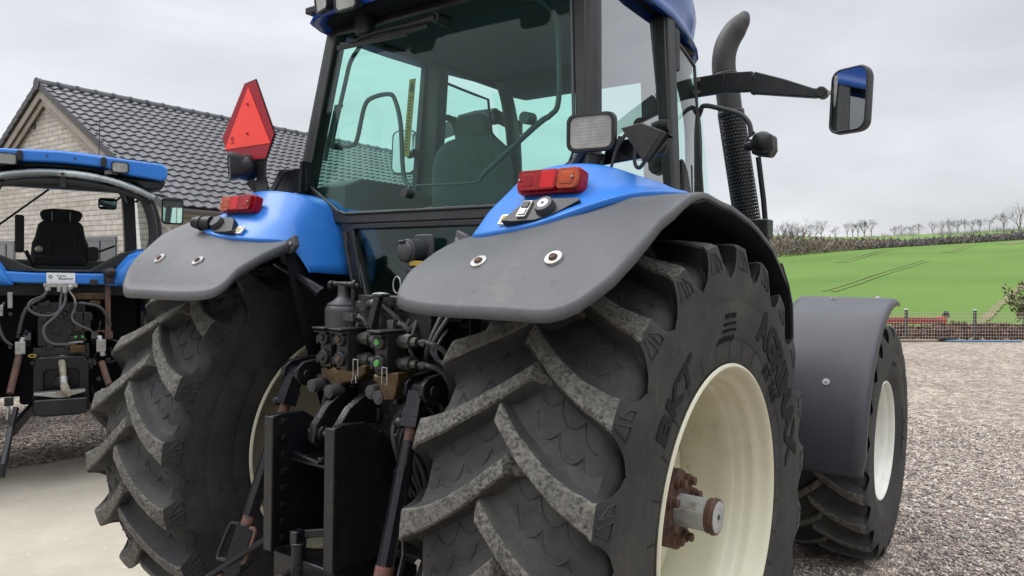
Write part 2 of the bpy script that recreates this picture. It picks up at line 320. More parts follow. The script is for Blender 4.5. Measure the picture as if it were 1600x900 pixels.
# ---------------------------------------------------------------- wheels
def make_tyre(prof, top, R0, nl, dth, wr, thc0=0., letters=None, markings=True, zflat=None, seed=1, pscale=1., tri=False):
    """prof: half section (x, r) centre to bead; top: list of (xb, rb, xt, rt, halfwidth) for one lug; lug runs from the centre outward"""
    rg = random.Random(seed); mb = MB()
    half = catmull(prof, 5); full = [(-x, r) for x, r in half[::-1]][:-1]+half
    n = 144; vs = []
    for (x, r) in full:
        for k in range(n):
            a = 2*math.pi*k/n; vs.append((x, -r*math.cos(a), r*math.sin(a)))
    mb.add(vs, [(i*n+k, i*n+(k+1) % n, (i+1)*n+(k+1) % n, (i+1)*n+k) for i in range(len(full)-1) for k in range(n)], 0)
    # lugs
    x0 = -.046; xs = next(t for t in range(len(top)) if top[t][5])   # index where the shoulder starts
    xe = top[xs][0]
    T = []
    for i in range(len(top)-1):
        a, b = top[i], top[i+1]; k = 3 if i < xs else 1
        for j in range(k):
            t = j/k; T.append([a[q]*(1-t)+b[q]*t for q in range(5)]+[i+t])
    T.append(list(top[-1][:5])+[len(top)-1.])
    for side in (1, -1):
        for l in range(nl):
            thc = thc0+R(360/nl*l)+(R(180/nl) if side > 0 else 0)
            st = []
            jit = [rg.uniform(-.0025, .0025) if q_[5] < xs else 0 for q_ in T]
            for q, (xb, rb, xt, rt, hw, idx) in enumerate(T):
                u = min(1, max(0, (xb-x0)/(xe-x0))); th = thc-R(dth)*(u+.10*math.sin(u*math.pi))
                wt = hw; drop = .018+.012*min(1, idx/ max(1, xs)); wb = hw+(drop if idx <= xs else .012)
                if q == 0: wt *= .75
                row = []
                w1 = wt+jit[q]; w2 = wt-jit[q-1 if q else 0]
                ff = (1. if idx <= xs-1 else max(0, xs-idx))*(1 if idx >= 1 else .3)*pscale
                for (xx, rr, w) in ((xb, rb, -wb), (xt*.25+xb*.75, rt*.3+rb*.7, -(w2+.008*pscale)), (xt, rt-.007*pscale, -(w2+.002)), (xt, rt, -(w2-.005)), (xt, rt+.001, 0), (xt, rt, w1-.005), (xt, rt-.007*pscale, w1+.002),
                                    (xt*.5+xb*.5, rt*.55+rb*.45, w1+.006*pscale+.004*ff), (xt*.25+xb*.75, rt*.30+rb*.70, w1+.009*pscale+.014*ff), (xt*.1+xb*.9, rt*.18+rb*.82, w1+.010*pscale+.036*ff), (xb, rb+.002*ff, wb+.062*ff)):
                    w = max(-math.pi/nl*R0, min(math.pi/nl*R0, w)); a = th+w/R0; row.append((side*xx, -rr*math.cos(a), rr*math.sin(a)))
                st.append(row)
            o = len(mb.v); m9 = 11
            mb.v += [p for r_ in st for p in r_]
            for i in range(len(st)-1):
                for j in range(m9-1):
                    mb.f.append((o+i*m9+j, o+i*m9+j+1, o+(i+1)*m9+j+1, o+(i+1)*m9+j)); mb.m.append(1 if (2 <= j <= 5 and T[i][5] < xs) else 0)
            mb.f.append(tuple(o+j for j in range(m9))); mb.m.append(0)
            mb.f.append(tuple(o+(len(st)-1)*m9+j for j in range(m9-1, -1, -1))); mb.m.append(0)
            # moulded wavy line on the carcass between lugs
            if markings:
                for off, ph in ((.30, 0), (.62, 1.3)):
                    pts = []
                    for q in range(25):
                        u = .25+.62*q/24; x = x0+(xe-x0)*u; a = thc-R(dth)*u+R(360/nl)*(off+.09*math.sin(u*26+ph))
                        rr = np.interp(x, [p[0] for p in half], [p[1] for p in half])+.0005
                        pts.append((side*(x+.012*math.sin(u*26+ph+1.5)), -rr*math.cos(a), rr*math.sin(a)))
                    mb.tube(pts, .0032, 5, m=0)
            if tri:
                a0 = thc-R(dth)
                for P_ in (((.940, -.030), (.880, -.048), (.872, .004), (.940, -.016)), ((.938, .006), (.872, .024), (.872, .056), (.905, .044))):
                    pts = []
                    for r_, w_ in P_:
                        xx = float(np.interp(r_, [.845, .862, .882, .905, .928, .955], [.3330, .3325, .3315, .3295, .327, .3225]))+.0004; a = a0+w_/R0; pts.append((side*xx, -r_*math.cos(a), r_*math.sin(a)))
                    mb.tube(pts+[pts[0]], .0034, 5, m=0)
    if letters:
        for (body, size, ang, rad, bold, stretch, m, italic) in letters:
            vs, fs = text_geo(body, size, .0015, bold)
            hx = [p[1] for p in half][::-1]; hy = [p[0] for p in half][::-1]
            out = []
            # radius decreases along half; restrict to the sidewall part
            rs_ = np.array([p[1] for p in half]); xs_ = np.array([p[0] for p in half]); k0 = int(np.argmax(xs_)); 
            for (x, y, z) in vs:
                x += y*italic; a = R(ang)-x*stretch/rad; r = rad+y
                if r <= rs_[k0]: xx = np.interp(r, rs_[k0:][::-1], xs_[k0:][::-1])
                else: xx = np.interp(r, rs_[:k0+1][::-1], xs_[:k0+1][::-1])
                if R0 == 1.0: xx = max(xx, np.interp(r, [.752, .77, .795, .825, .845], [.328, .3325, .3335, .3335, .333]) if r > .752 else 0)
                out.append((xx+.0022+z, r*math.cos(a), r*math.sin(a)))
            mb.add(out, fs, m)
    if zflat is not None:
        def fn(v):
            if v.z < zflat:
                return Vector((v.x*(1+.25*(zflat-v.z)), v.y, zflat+.02*(v.z-zflat)))
            return v
        mb.xf(fn)
    return mb
REAR_PROF = [(0, .915), (.12, .913), (.22, .905), (.275, .893), (.305, .868), (.320, .83), (.329, .78), (.331, .73), (.327, .67), (.322, .635), (.318, .625), (.317, .612), (.316, .59), (.314, .565), (.308, .540)]
HP = math.pi/22
REAR_TOP = [(-.098, .898, -.090, .908, .020, 0), (-.058, .905, -.052, .943, .026, 0), (-.040, .908, -.034, .973, .030, 0), (.06, .908, .06, .975, .031, 0), (.15, .903, .15, .974, .032, 0), (.235, .893, .235, .970, .036, 0), (.292, .878, .302, .964, .042, 0),
            (.310, .853, .3225, .955, .050, 1), (.316, .843, .327, .928, .058, 0), (.320, .833, .3295, .905, .070, 0), (.322, .823, .3315, .882, .088, 0), (.324, .813, .3325, .862, .108, 0), (.325, .80, .3330, .845, HP, 0), (.326, .78, .3335, .825, HP, 0), (.326, .76, .3335, .795, HP, 0), (.325, .74, .3325, .77, HP, 0), (.323, .73, .328, .752, HP, 0)]
rear_letters = [('AGRIMAX', .160, 37, .722, .0085, 1.08, 2, -.12), ('RT 765', .066, 43, .622, .001, 1.05, 2, 0), ('BKT', .135, 134, .655, .005, 1.25, 2, -.1),
                ('TUBELESS', .024, 92, .712, .0006, 1., 2, 0), ('RADIAL TRACTOR', .014, 92, .685, 0, 1., 2, 0), ('DRIVE WHEEL R-1W', .014, 92, .662, 0, 1., 2, 0), ('650/65 R 42', .030, 94, .632, .0005, 1., 2, 0)]
rear_tyre = make_tyre(REAR_PROF, REAR_TOP, 1.0, 22, 14.2, .6, thc0=R(19.7), letters=rear_letters, zflat=-.948, tri=True)
# bead bars near the rim
for k in range(30):
    a = R(12*k+5); rear_tyre.add([(.3195+.001, r*math.cos(a+d), r*math.sin(a+d)) if r > .6 else (.3165, r*math.cos(a+d), r*math.sin(a+d)) for (r, d) in ((.622, -.003), (.622, .003), (.560, .003), (.560, -.003))], [(0, 1, 2, 3)], 2)
RIM_OLD = [(.256, .556), (.262, .552), (.264, .545), (.258, .536), (.240, .528), (.215, .524), (.205, .517), (.185, .505), (.172, .503), (.14, .500), (.115, .492), (.105, .482), (.09, .478), (.06, .476), (.0, .474), (-.05, .476), (-.10, .478), (-.12, .486), (-.15, .498), (-.19, .503), (-.215, .515), (-.24, .527), (-.258, .536), (-.264, .545), (-.262, .552), (-.256, .556)]
RIM = [(.256, .556), (.262, .552), (.264, .545), (.258, .536), (.243, .527), (.222, .524), (.212, .516), (.200, .502), (.188, .498), (.165, .498), (.158, .493), (.150, .487), (.125, .486), (.118, .481), (.108, .474), (.09, .473), (.04, .472), (.0, .470), (-.05, .474), (-.10, .478), (-.12, .486), (-.15, .498), (-.19, .503), (-.215, .515), (-.24, .527), (-.258, .536), (-.264, .545), (-.262, .552), (-.256, .556)]
RIM = [((x+.0585 if x > .1 else (x-.0585 if x < -.1 else x*1.3)), r*.976) for x, r in RIM]
def make_rim(mb, rim, disc_x, r_disc, r_hub, th=.006):
    inner = rim; outer = [(x, r-.007 if r < .5*max(q[1] for q in rim)*2-.03 else r-.004) for x, r in rim[::-1]]
    mb.lathe(rim, n=128); mb.lathe([(x*.985, r+.006) for x, r in rim[3:-3]], n=96)
    # dished disc
    d = [(disc_x-.06, r_disc+.002), (disc_x-.02, r_disc-.012), (disc_x+.0, r_disc-.05), (disc_x+.015, r_disc-.14), (disc_x+.02, r_hub+.06), (disc_x+.03, r_hub), (disc_x+.03, .02)]
    mb.lathe(d, n=96); mb.lathe([(x-.012, r) for x, r in d], n=96)
    return mb
def make_wheel(parent, loc, mirror=False, src=None):
    w = empty('wheel', parent, loc)
    if mirror: w.scale = (-1, 1, 1)
    return w
tractor = thing('tractor', 'large blue tractor with grey fenders seen close from behind, filling the middle', 'tractor')
wr = empty('wheel', tractor, (.93, 0, .951))
ty = rear_tyre.build('tyre', ['rubber', 'worn', 'rubber_mark'], wr, sharp=32)
rim = make_rim(MB(), RIM, -.03, .466, .20).build('rim', ['cream'], wr, sharp=40)
hub = MB()
hub.lathe([(-.05, .02), (-.05, .19), (-.01, .19), (.0, .17), (.0, .02)], n=24)
for k in range(10):
    a = R(36*k); hub.cyl((-.02, .155*math.cos(a), .155*math.sin(a)), (.015, .155*math.cos(a), .155*math.sin(a)), .016, n=6)
clamp = [(0.123*math.cos(R(a))*(1+.10*math.cos(R(4*a))), .123*math.sin(R(a))*(1+.10*math.cos(R(4*a)))) for a in range(0, 360, 12)]
hub.prism([(y*1.08, z*1.08) for y, z in clamp], .02, .09, 'YZ')
for k in range(8):
    a = R(45*k+18); y, z = .102*math.cos(a), .102*math.sin(a)
    y *= 1.08; z *= 1.08; hub.cyl((.085, y, z), (.108, y, z), .024, .022, n=14); hub.cyl((.108, y, z), (.128, y, z), .017, n=6)
hub.v = [(x+.06, y, z) for x, y, z in hub.v]; hub.build('hub', 'rust', wr, bevel=.003)
sh = MB(); sh.tube([(.05, 0, 0), (.20, 0, 0)], .060, 10, m=0); sh.tube([(.20, 0, 0), (.218, 0, 0)], [.062, .062], 28, m=1); sh.tube([(.218, 0, 0), (.232, 0, 0)], [.066, .062], 28, m=1); sh.tube([(.2325, 0, 0), (.234, 0, 0)], .056, 28, m=2); sh.cyl((.2343, 0, 0), (.236, 0, 0), .010, m=3, n=12)
sh.v = [(x+.06, y, z) for x, y, z in sh.v]; sh.build('axle_shaft', ['grey_paint', 'rust', 'grey_paint', 'ink'], wr, sharp=25, bevel=.002)
def dup(o, parent=None):
    c = o.copy(); C.objects.link(c); c.parent = parent
    for ch in list(o.children): dup(ch, c)
    return c
wl = dup(wr, tractor); wl.location = (-1.055, 0, .951); wl.scale = (-1, 1, 1)
# front wheels
FP = [(0, .722), (.10, .72), (.19, .712), (.235, .70), (.262, .675), (.275, .64), (.283, .59), (.285, .53), (.280, .48), (.270, .445), (.262, .425), (.255, .405), (.247, .385)]
FT = [(-.08, .705, -.072, .715, .015, 0), (-.045, .71, -.04, .742, .018, 0), (-.04, .712, -.036, .75, .019, 0), (-.03, .715, -.026, .763, .022, 0), (.07, .715, .07, .765, .022, 0), (.15, .71, .15, .763, .024, 0), (.20, .70, .205, .758, .027, 0), (.24, .685, .250, .750, .031, 0),
      (.255, .665, .268, .735, .040, 1), (.268, .645, .2785, .712, .050, 0), (.274, .63, .283, .695, .064, 0), (.278, .62, .2865, .675, .088, 0), (.280, .60, .2878, .655, .1122, 0), (.281, .57, .2885, .63, .1122, 0), (.281, .56, .2885, .60, .1122, 0), (.279, .55, .285, .585, .1122, 0)]
wf = empty('wheel', tractor, (1.022, 2.79, .757))
make_tyre(FP, FT, .75, 21, 15, .5, thc0=.1, letters=[('MICHELIN', .075, -2, .50, .001, 1.1, 0, 0), ('540/65 R 30', .03, 80, .50, 0, 1, 0, 0)], markings=False, zflat=-.755, seed=3, pscale=.7).build('tyre', ['rubber', 'worn', 'rubber_mark'], wf, sharp=32)
FR = [(.180, .386), (.186, .382), (.187, .376), (.18, .368), (.165, .362), (.15, .36), (.14, .345), (.12, .335), (.08, .33), (0, .325), (-.08, .33), (-.12, .336), (-.15, .36), (-.165, .362), (-.18, .368), (-.187, .376), (-.180, .386)]
FR = [(x+(.065 if x > .1 else -.065 if x < -.1 else 0), r) for x, r in FR]
make_rim(MB(), FR, .04, .325, .15).build('rim', ['white_rim'], wf, sharp=40)
h = MB(); h.lathe([(.0, .13), (.06, .13), (.08, .10), (.11, .10), (.12, .08), (.12, .01)], n=32)
for k in range(8): a = R(45*k); h.cyl((.0, .17*math.cos(a), .17*math.sin(a)), (.045, .17*math.cos(a), .17*math.sin(a)), .012, n=6)
h.build('hub', 'white_rim', wf)
v = MB(); v.tube([(.12, -.20, .262), (.15, -.205, .25), (.165, -.2, .24)], .006, 8, smooth=3); v.build('valve', 'brass', wf)
wfl = dup(wf, tractor); wfl.location = (-1.022, 2.79, .757); wfl.scale = (-1, 1, 1)

# ---------------------------------------------------------------- rear fenders
Yk = [-.94, -.93, -.8, -.65, -.5, -.3, 0, .25, .48, .74, .78]; Zk = [1.66, 1.68, 1.838, 1.96, 2.03, 2.06, 2.045, 2.0, 1.92, 1.75, 1.6]
Yi = [-.94, -.93, -.87, -.79, -.65, -.51, -.3, 0, .48, .78]; Zi = [1.62, 1.64, 1.715, 1.80, 1.875, 1.926, 1.97, 1.98, 1.9, 1.6]
def zshell(x, y):
    w = min(1, max(0, (x-.5)/.5)); w = w*w*(3-2*w)*.5+w*.5
    return (1-w)*np.interp(y, Yi, Zi)+w*np.interp(y, Yk, Zk)
def shell_row(y, x0, x1, n=26):
    row = []
    for k in range(n):
        t = k/(n-1); x = x0+(x1-x0)*t; row.append((x, y, float(zshell(x, y))))
    return row
def fender(side):
    e_ = empty('rear_fender', tractor)
    # grey flap and fender top: outline rows, from the tip forward
    xo = lambda y: float(np.interp(y, [-.95, -.86, -.82, -.77, -.71, -.60, -.45, -.3, -.1, .78], [1.215, 1.225, 1.245, 1.26, 1.275, 1.298, 1.30, 1.27, 1.245, 1.24]))
    ts = [0, .006, .02, .045, .09, .16, .25, .34, .43, .52, .61, .70, .78, .84, .89, .93, .96, .98, .993, 1.0]
    yr = [-.800, -.832, -.850, -.862, -.870, -.877, -.884, -.890, -.895, -.899, -.903, -.906, -.907, -.905, -.896, -.882, -.863, -.845, -.825, -.79]
    vs_ = [0, .012, .03, .055, .085, .12, .16, .20, .245, .29, .34, .39, .45, .51, .57, .63, .69, .75, .81, .87, .93, .97, 1.]
    def gp(t, y0, v):
        y = y0+(.775-y0)*v; xi_ = float(np.interp(y, [-.95, -.53, -.45, 1], [.484, .484, .64, .64])); x = xi_+(xo(y)-xi_)*t; return (x, y, float(zshell(x, y)))
    rows = [[gp(t, y0, v) for t, y0 in zip(ts, yr)] for v in vs_]
    mb = MB(); mb.grid([[(side*x, y, z) for x, y, z in r_] for r_ in rows])
    per = [r_[0] for r_ in rows[:10]][::-1]+rows[0][1:]+[r_[-1] for r_ in rows[1:]]
    lip = []
    for k_, p_ in enumerate(per):
        a_ = Vector(per[max(0, k_-1)][:2]); b_ = Vector(per[min(len(per)-1, k_+1)][:2]); t_ = (b_-a_).normalized(); n_ = Vector((t_.y, -t_.x))
        w_ = 1 if p_[1] < -.5 or p_[0] > .8 else .4
        if p_[0] > .9 and p_[1] > -.78: w_ = max(.28, 1-(p_[1]+.78)/.38*.72)
        lip.append([(side*(p_[0]+n_.x*o*w_), p_[1]+n_.y*o*w_, p_[2]-d*(.25+.75*w_)) for o, d in ((0, 0), (.006, .003), (.011, .011), (.013, .024), (.011, .044))])
    mb.grid(lip); o_ = mb.build('fender_flap', ['grey_plastic'], e_, sharp=180, weld=.0015, solid=.010)
    if side < 0 or True:
        tb = MB(); tb.prism([(.50, 1.925), (.455, 1.945), (.44, 1.90), (.47, 1.875), (.50, 1.862)], -.535, -.51, fn=lambda v: (side*v[0], v[1], v[2])); tb.build('fender_tab', 'grey_plastic', e_, bevel=.004)
        tb = MB(); tb.cyl((side*.465, -.535, 1.91), (side*.465, -.545, 1.91), .008, n=8); tb.build('tab_bolt', 'steel', e_)
    # wheel-arch liner: dark shell under and in front
    YB = [.775, .785, .79, .785, .77, .74, .70]; ZB = [1.6, 1.5, 1.4, 1.3, 1.2, 1.08, .98]
    lr = [[(x, y, float(zshell(x, y))-.024) for x in list(np.linspace(.50, xo(y)+.004, 7))] for y in np.linspace(-.55, .70, 22)]
    lr += [[(x, y-.012, z-.01) for x in np.linspace(.50, 1.243, 7)] for y, z in zip(YB, ZB)]
    mb = MB(); mb.grid([[(side*x, y, z) for x, y, z in r_] for r_ in lr])
    mb.grid([[(side*.50, y, z), (side*.49, y*.9, 1.3+(z-1.3)*.6), (side*.44, y*.7, 1.0+(z-1.0)*.2)] for (x, y, z) in [r_[0] for r_ in lr]])
    mb.build('fender_liner', ['black_inner'], e_, sharp=180, solid=.006)
    mb = MB(); mb.grid([[(side*(1.243+a), y+b, z) for a, b in ((0, -.012), (.006, -.004), (.004, .006), (-.03, .008))] for y, z in zip([.60, .70, .76]+YB, [1.855, 1.765, 1.68]+ZB)])
    mb.build('arch_lip', ['black_plastic'], e_, sharp=180, solid=.005)
    # blue body
    cols = [[(.44, -.46, 1.79), (.43, -.38, 1.785), (.42, -.26, 1.78), (.42, .0, 1.78)],
            [(.50, -.515, 1.925), (.505, -.45, 1.96), (.515, -.28, 2.01), (.52, 0, 2.02)],
            [(.55, -.56, 1.925), (.545, -.48, 2.01), (.555, -.335, 2.105), (.56, .0, 2.10)],
            [(.62, -.60, 1.925), (.60, -.50, 2.03), (.62, -.375, 2.14), (.62, .0, 2.13)],
            [(.72, -.635, 1.932), (.70, -.52, 2.045), (.72, -.415, 2.16), (.72, .0, 2.15)],
            [(.85, -.655, 1.942), (.85, -.53, 2.045), (.85, -.43, 2.168), (.85, 0, 2.158)],
            [(.96, -.65, 1.972), (.97, -.525, 2.052), (.96, -.415, 2.158), (.96, 0, 2.15)],
            [(1.06, -.605, 2.012), (1.04, -.475, 2.07), (1.03, -.37, 2.132), (1.02, 0, 2.12)],
            [(1.14, -.455, 2.062), (1.10, -.35, 2.085), (1.08, -.28, 2.108), (1.06, 0, 2.09)],
            [(1.18, -.2, 2.07), (1.14, -.15, 2.085), (1.11, -.12, 2.09), (1.09, .1, 2.08)]]
    ex = []
    for c in cols:      # add an under-lip and supporting loops
        a, b, t, d = [Vector(q) for q in c]
        ex.append([a+Vector((0, .01, -.02)), a, a*.93+b*.07, a*.5+b*.5, a*.08+b*.92, b*.90+t*.10, b*.12+t*.88, t, t*.9+d*.1, d*.5+t*.5, d])
    mb = MB(); mb.grid([[(side*p.x, p.y, p.z) for p in c] for c in ex]); mb.build('fender_body', ['blue'], e_, sharp=180, sub=2, solid=.006)
    # screws with washers
    for (x, y) in ((.76, -.785), (1.038, -.80)) if side > 0 else ((.76, -.785), (1.038, -.80)):
        z = float(zshell(x, y)); nrm = Vector((0, -(float(zshell(x, y+.02))-float(zshell(x, y-.02)))/.04, 1)).normalized()
        p = Vector((side*x, y, z))+nrm*.001
        w_ = MB(); w_.cyl(p-nrm*.003, p+nrm*.004, .028, .026, n=28, m=0); w_.cyl(p+nrm*.003, p+nrm*.011, .015, .010, n=16, m=1)
        w_.build('washer', ['steel', 'rust'], e_)
    # tab bolt on inner edge
    # tail light (red inboard, amber outboard)
    tl = MB(); tilt = Matrix.Rotation(R(-14), 3, 'X')
    c0 = Vector((side*.845, -.528, 2.090))
    def put(poly, a, b, m):
        tl.prism(poly, a, b, 'XZ', m, fn=lambda v: tilt @ Vector(v)+c0)
    put(rrect(.238, .080, .016), -.012, .03, 0)
    s1 = side
    put(rrect(.150, .068, .012, cx=-.036*s1), -.030, -.012, 1); put(rrect(.074, .068, .012, cx=.078*s1), -.030, -.012, 2)
    put(rrect(.052, .060, .004, cx=.005*s1), -.0315, -.029, 4)
    for kx, kw in ((-.075, .046), (.076, .046)): put(rrect(kw, .040, .006, cx=kx*s1), -.0318, -.029, 1 if kx < 0 else 2)
    for cx in (-.1, .1): put([(cx+.004*math.cos(R(a)), .004*math.sin(R(a))) for a in range(0, 360, 45)], -.038, -.03, 3)
    t_ = tl.build('tail_light', ['red_dark', 'red_lens', 'amber_lens', 'steel', 'red_reflector'], e_, bevel=.003)
    # black recess with switch
    rc = MB(); rot = Matrix.Rotation(R(-40), 3, 'X'); c1 = Vector((side*.865, -.607, 1.988))
    sh_ = [(-.13, -.045), (-.085, -.05), (.0, -.047), (.06, -.025), (.13, .030), (.125, .040), (.0, .045), (-.055, .040), (-.085, .020)]
    P2 = lambda poly, a, b, m=0: rc.prism([(side*x, z) for x, z in poly], a, b, 'XZ', m, fn=lambda v: rot @ Vector(v)+c1)
    P2(sh_, -.014, .03)
    if side > 0: P2(rrect(.036, .07, .004, cx=-.055, cz=-.003), -.022, -.012, 1)
    if side > 0: P2(rrect(.026, .026, .003, cx=-.055, cz=.012), -.026, -.021, 0); P2(rrect(.026, .026, .003, cx=-.055, cz=-.018), -.026, -.021, 1)
    ax = rot @ Vector((0, -1, 0)); cc = c1+rot @ Vector((side*.02, -.014, .002))
    rc.cyl(cc, cc+ax*.022, .034, .030, n=24, m=2)
    if side > 0: rc.cyl(cc+ax*.02, cc+ax*.024, .019, .018, n=20, m=3); rc.cyl(cc+ax*.024, cc+ax*.026, .006, n=10, m=2)
    rc.build('switch_recess', ['black_plastic', 'steel', 'rubber_hose', 'white'], e_, bevel=.003)
    # sticker
    st = MB(); cs = c1+Vector((-side*.135, .0, -.022)); st.prism(rrect(.052, .042, .003), -.006, .002, 'XZ', 0, fn=lambda v: rot @ Vector(v)+cs)
    for (x, z, w, h_) in ((-.012, .004, .016, .02), (.009, -.003, .014, .022), (.012, .014, .02, .004), (-.01, -.014, .02, .004)):
        st.prism(rrect(w, h_, .001, 1, cx=x, cz=z), -.007, -.005, 'XZ', 1 if w < .018 else 2, fn=lambda v: rot @ Vector(v)+cs)
    st.build('warning_sticker', ['white', 'yellow', 'ink'], e_)
    return e_
fr = fender(1); fl = fender(-1)
# left fender: black socket housing pointing outward-left
sk = MB(); sk.cyl((-.93, -.62, 2.0), (-1.0, -.655, 2.005), .034, .028, 18); sk.cyl((-1.0, -.655, 2.005), (-1.012, -.66, 2.006), .024, n=14); sk.cyl((-.97, -.64, 2.002), (-.975, -.642, 2.003), .036, n=18); sk.build('trailer_socket', 'black_plastic', fl, bevel=.003)
# fender stay under the left fender
st = MB(); st.tube([(-.62, -.50, 1.825), (-.44, -.48, 1.75), (-.36, -.46, 1.70)], [.016, .016, .028], 8, smooth=3); st.build('fender_stay', 'black_metal', fl)
# front fenders
def front_fender(side):
    arc = []
    for a in list(range(182, 80, -6)):
        rr = .925 if a > 88 else .915
        arc.append((2.79+rr*math.cos(R(a)), .757+rr*math.sin(R(a))))
    rows = []
    for i, (y, z) in enumerate(arc):
        row = []
        nx, nz = (y-2.79)/.925, (z-.757)/.925
        x_out = 1.335 if i > 0 else 1.32
        for k in range(14):
            t = k/13; x = .76+(x_out-.03-.76)*t; row.append((x, y, z, 0))
        row += [(x_out-.014, y, z, -.006), (x_out, y, z, -.022), (x_out+.002, y, z, -.045)]
        rows.append([(side*x, y+nx*d, z+nz*d) for x, y, z, d in row])
    r0 = [(a, b+.004, c-.02) for a, b, c in rows[0]]
    mb = MB(); mb.grid([r0]+rows); o = mb.build('front_fender', ['front_fender_plastic'], tractor, sharp=180, solid=.008)
    for (a, x) in ((151, 1.10), (100, .98), (84, 1.2)):
        n_ = Vector((0, math.cos(R(a)), math.sin(R(a)))); p = Vector((side*x, 2.79, .757))+n_*.925
        b = MB(); b.cyl(p, p+n_*.005, .022, .020, n=20, m=0); b.cyl(p+n_*.004, p+n_*.014, .010, .007, n=12, m=0); b.build('washer', ['steel'], o)
    return o
front_fender(1); front_fender(-1)

# ---------------------------------------------------------------- cab of the near tractor
lean = lambda z: -.24+(z-2.05)*.13
def LE(off=0.): return lambda v: (v[0], v[1]+lean(v[2]), v[2])
def mir(h): return h+[(-x, z) for x, z in h[::-1] if x > 1e-6]
outw = mir([(0, 2.985), (.68, 2.985), (.725, 2.94), (.795, 2.245), (.765, 2.165), (.53, 2.02), (.45, 2.008), (0, 2.008)][0:])
inw = mir([(0, 2.935), (.655, 2.935), (.668, 2.92), (.752, 2.245), (.735, 2.195), (.51, 2.068), (.455, 2.052), (0, 2.052)])
rear = empty('rear_window', tractor)
mb = MB(); mb.ring(outw, inw, -.015, .02, fn=LE()); mb.build('window_frame', 'black_plastic', rear, bevel=.006)
mb = MB(); mb.prism([(x*1.012, z+(.006 if z > 2.5 else -.006)) for x, z in inw], -.004, .001, fn=LE()); mb.build('pane', 'glass', rear, sharp=30)
# seal strip around glass, shiny
sl = MB(); pts = [(x*.993, lean(z)-.016, z+(-.004 if z > 2.5 else .004)) for x, z in inw]; sl.tube(pts+[pts[0]], .0065, 6); sl.build('seal', 'rubber_hose', rear)
# window handle bars
hb = MB()
hb.tube([(-.555, -.083, 2.874), (-.612, -.092, 2.807), (-.635, -.106, 2.697), (-.673, -.141, 2.447), (-.665, -.143, 2.41), (-.639, -.145, 2.396), (-.543, -.146, 2.387), (-.505, -.141, 2.415), (-.479, -.123, 2.564), (-.433, -.118, 2.604), (-.32, -.118, 2.607), (-.275, -.122, 2.57), (-.224, -.137, 2.454), (-.185, -.155, 2.231), (-.12, -.175, 2.16)], .0105, 8, smooth=4)
hb.tube([(.38, -.08, 2.91), (.48, -.081, 2.885), (.559, -.092, 2.804), (.587, -.105, 2.706), (.615, -.137, 2.46), (.583, -.144, 2.404), (.524, -.148, 2.373), (.289, -.17, 2.201), (.235, -.177, 2.165), (-.089, -.174, 2.171)], [.0105]*6+[.012, .010, .005, .005], 8, smooth=4)
hb.tube([(-.66, -.10, 2.60), (-.69, -.11, 2.60), (-.71, -.14, 2.42), (-.72, -.15, 2.33)], .010, 8)
hb.cyl((.488, -.13, 2.402), (.488, -.185, 2.398), .024, n=16); hb.cyl((-.640, -.12, 2.396), (-.640, -.175, 2.392), .018, n=14); hb.cyl((-.084, -.20, 2.134), (-.084, -.255, 2.132), .022, .019, n=16)
hb.build('window_handle', 'rubber_hose', rear)
# wiper
wp = MB(); wp.cyl((.03, -.12, 2.868), (.03, -.20, 2.868), .026, .022, n=16); wp.tube([(.03, -.195, 2.868), (-.10, -.205, 2.862), (-.32, -.205, 2.866), (-.45, -.20, 2.856)], [.016, .010, .006, .006], 8)
wp.bar((-.14, -.185, 2.835), (-.60, -.185, 2.845), .010, .022); wp.bar((-.24, -.192, 2.850), (-.52, -.192, 2.855), .006, .006)
for k in range(6): wp.box((-.30-.022*k, -.20, 2.862-.0*k), (.008, .006, .012))
wp.bar((-.02, -.186, 2.845), (-.28, -.186, 2.842), .012, .02)
wp.build('wiper', 'black_plastic', rear)
mt = MB(); mt.box((-.42, -.18, 2.925), (.085, .06, .10)); mt.build('window_hinge', 'black_plastic', rear, bevel=.015)
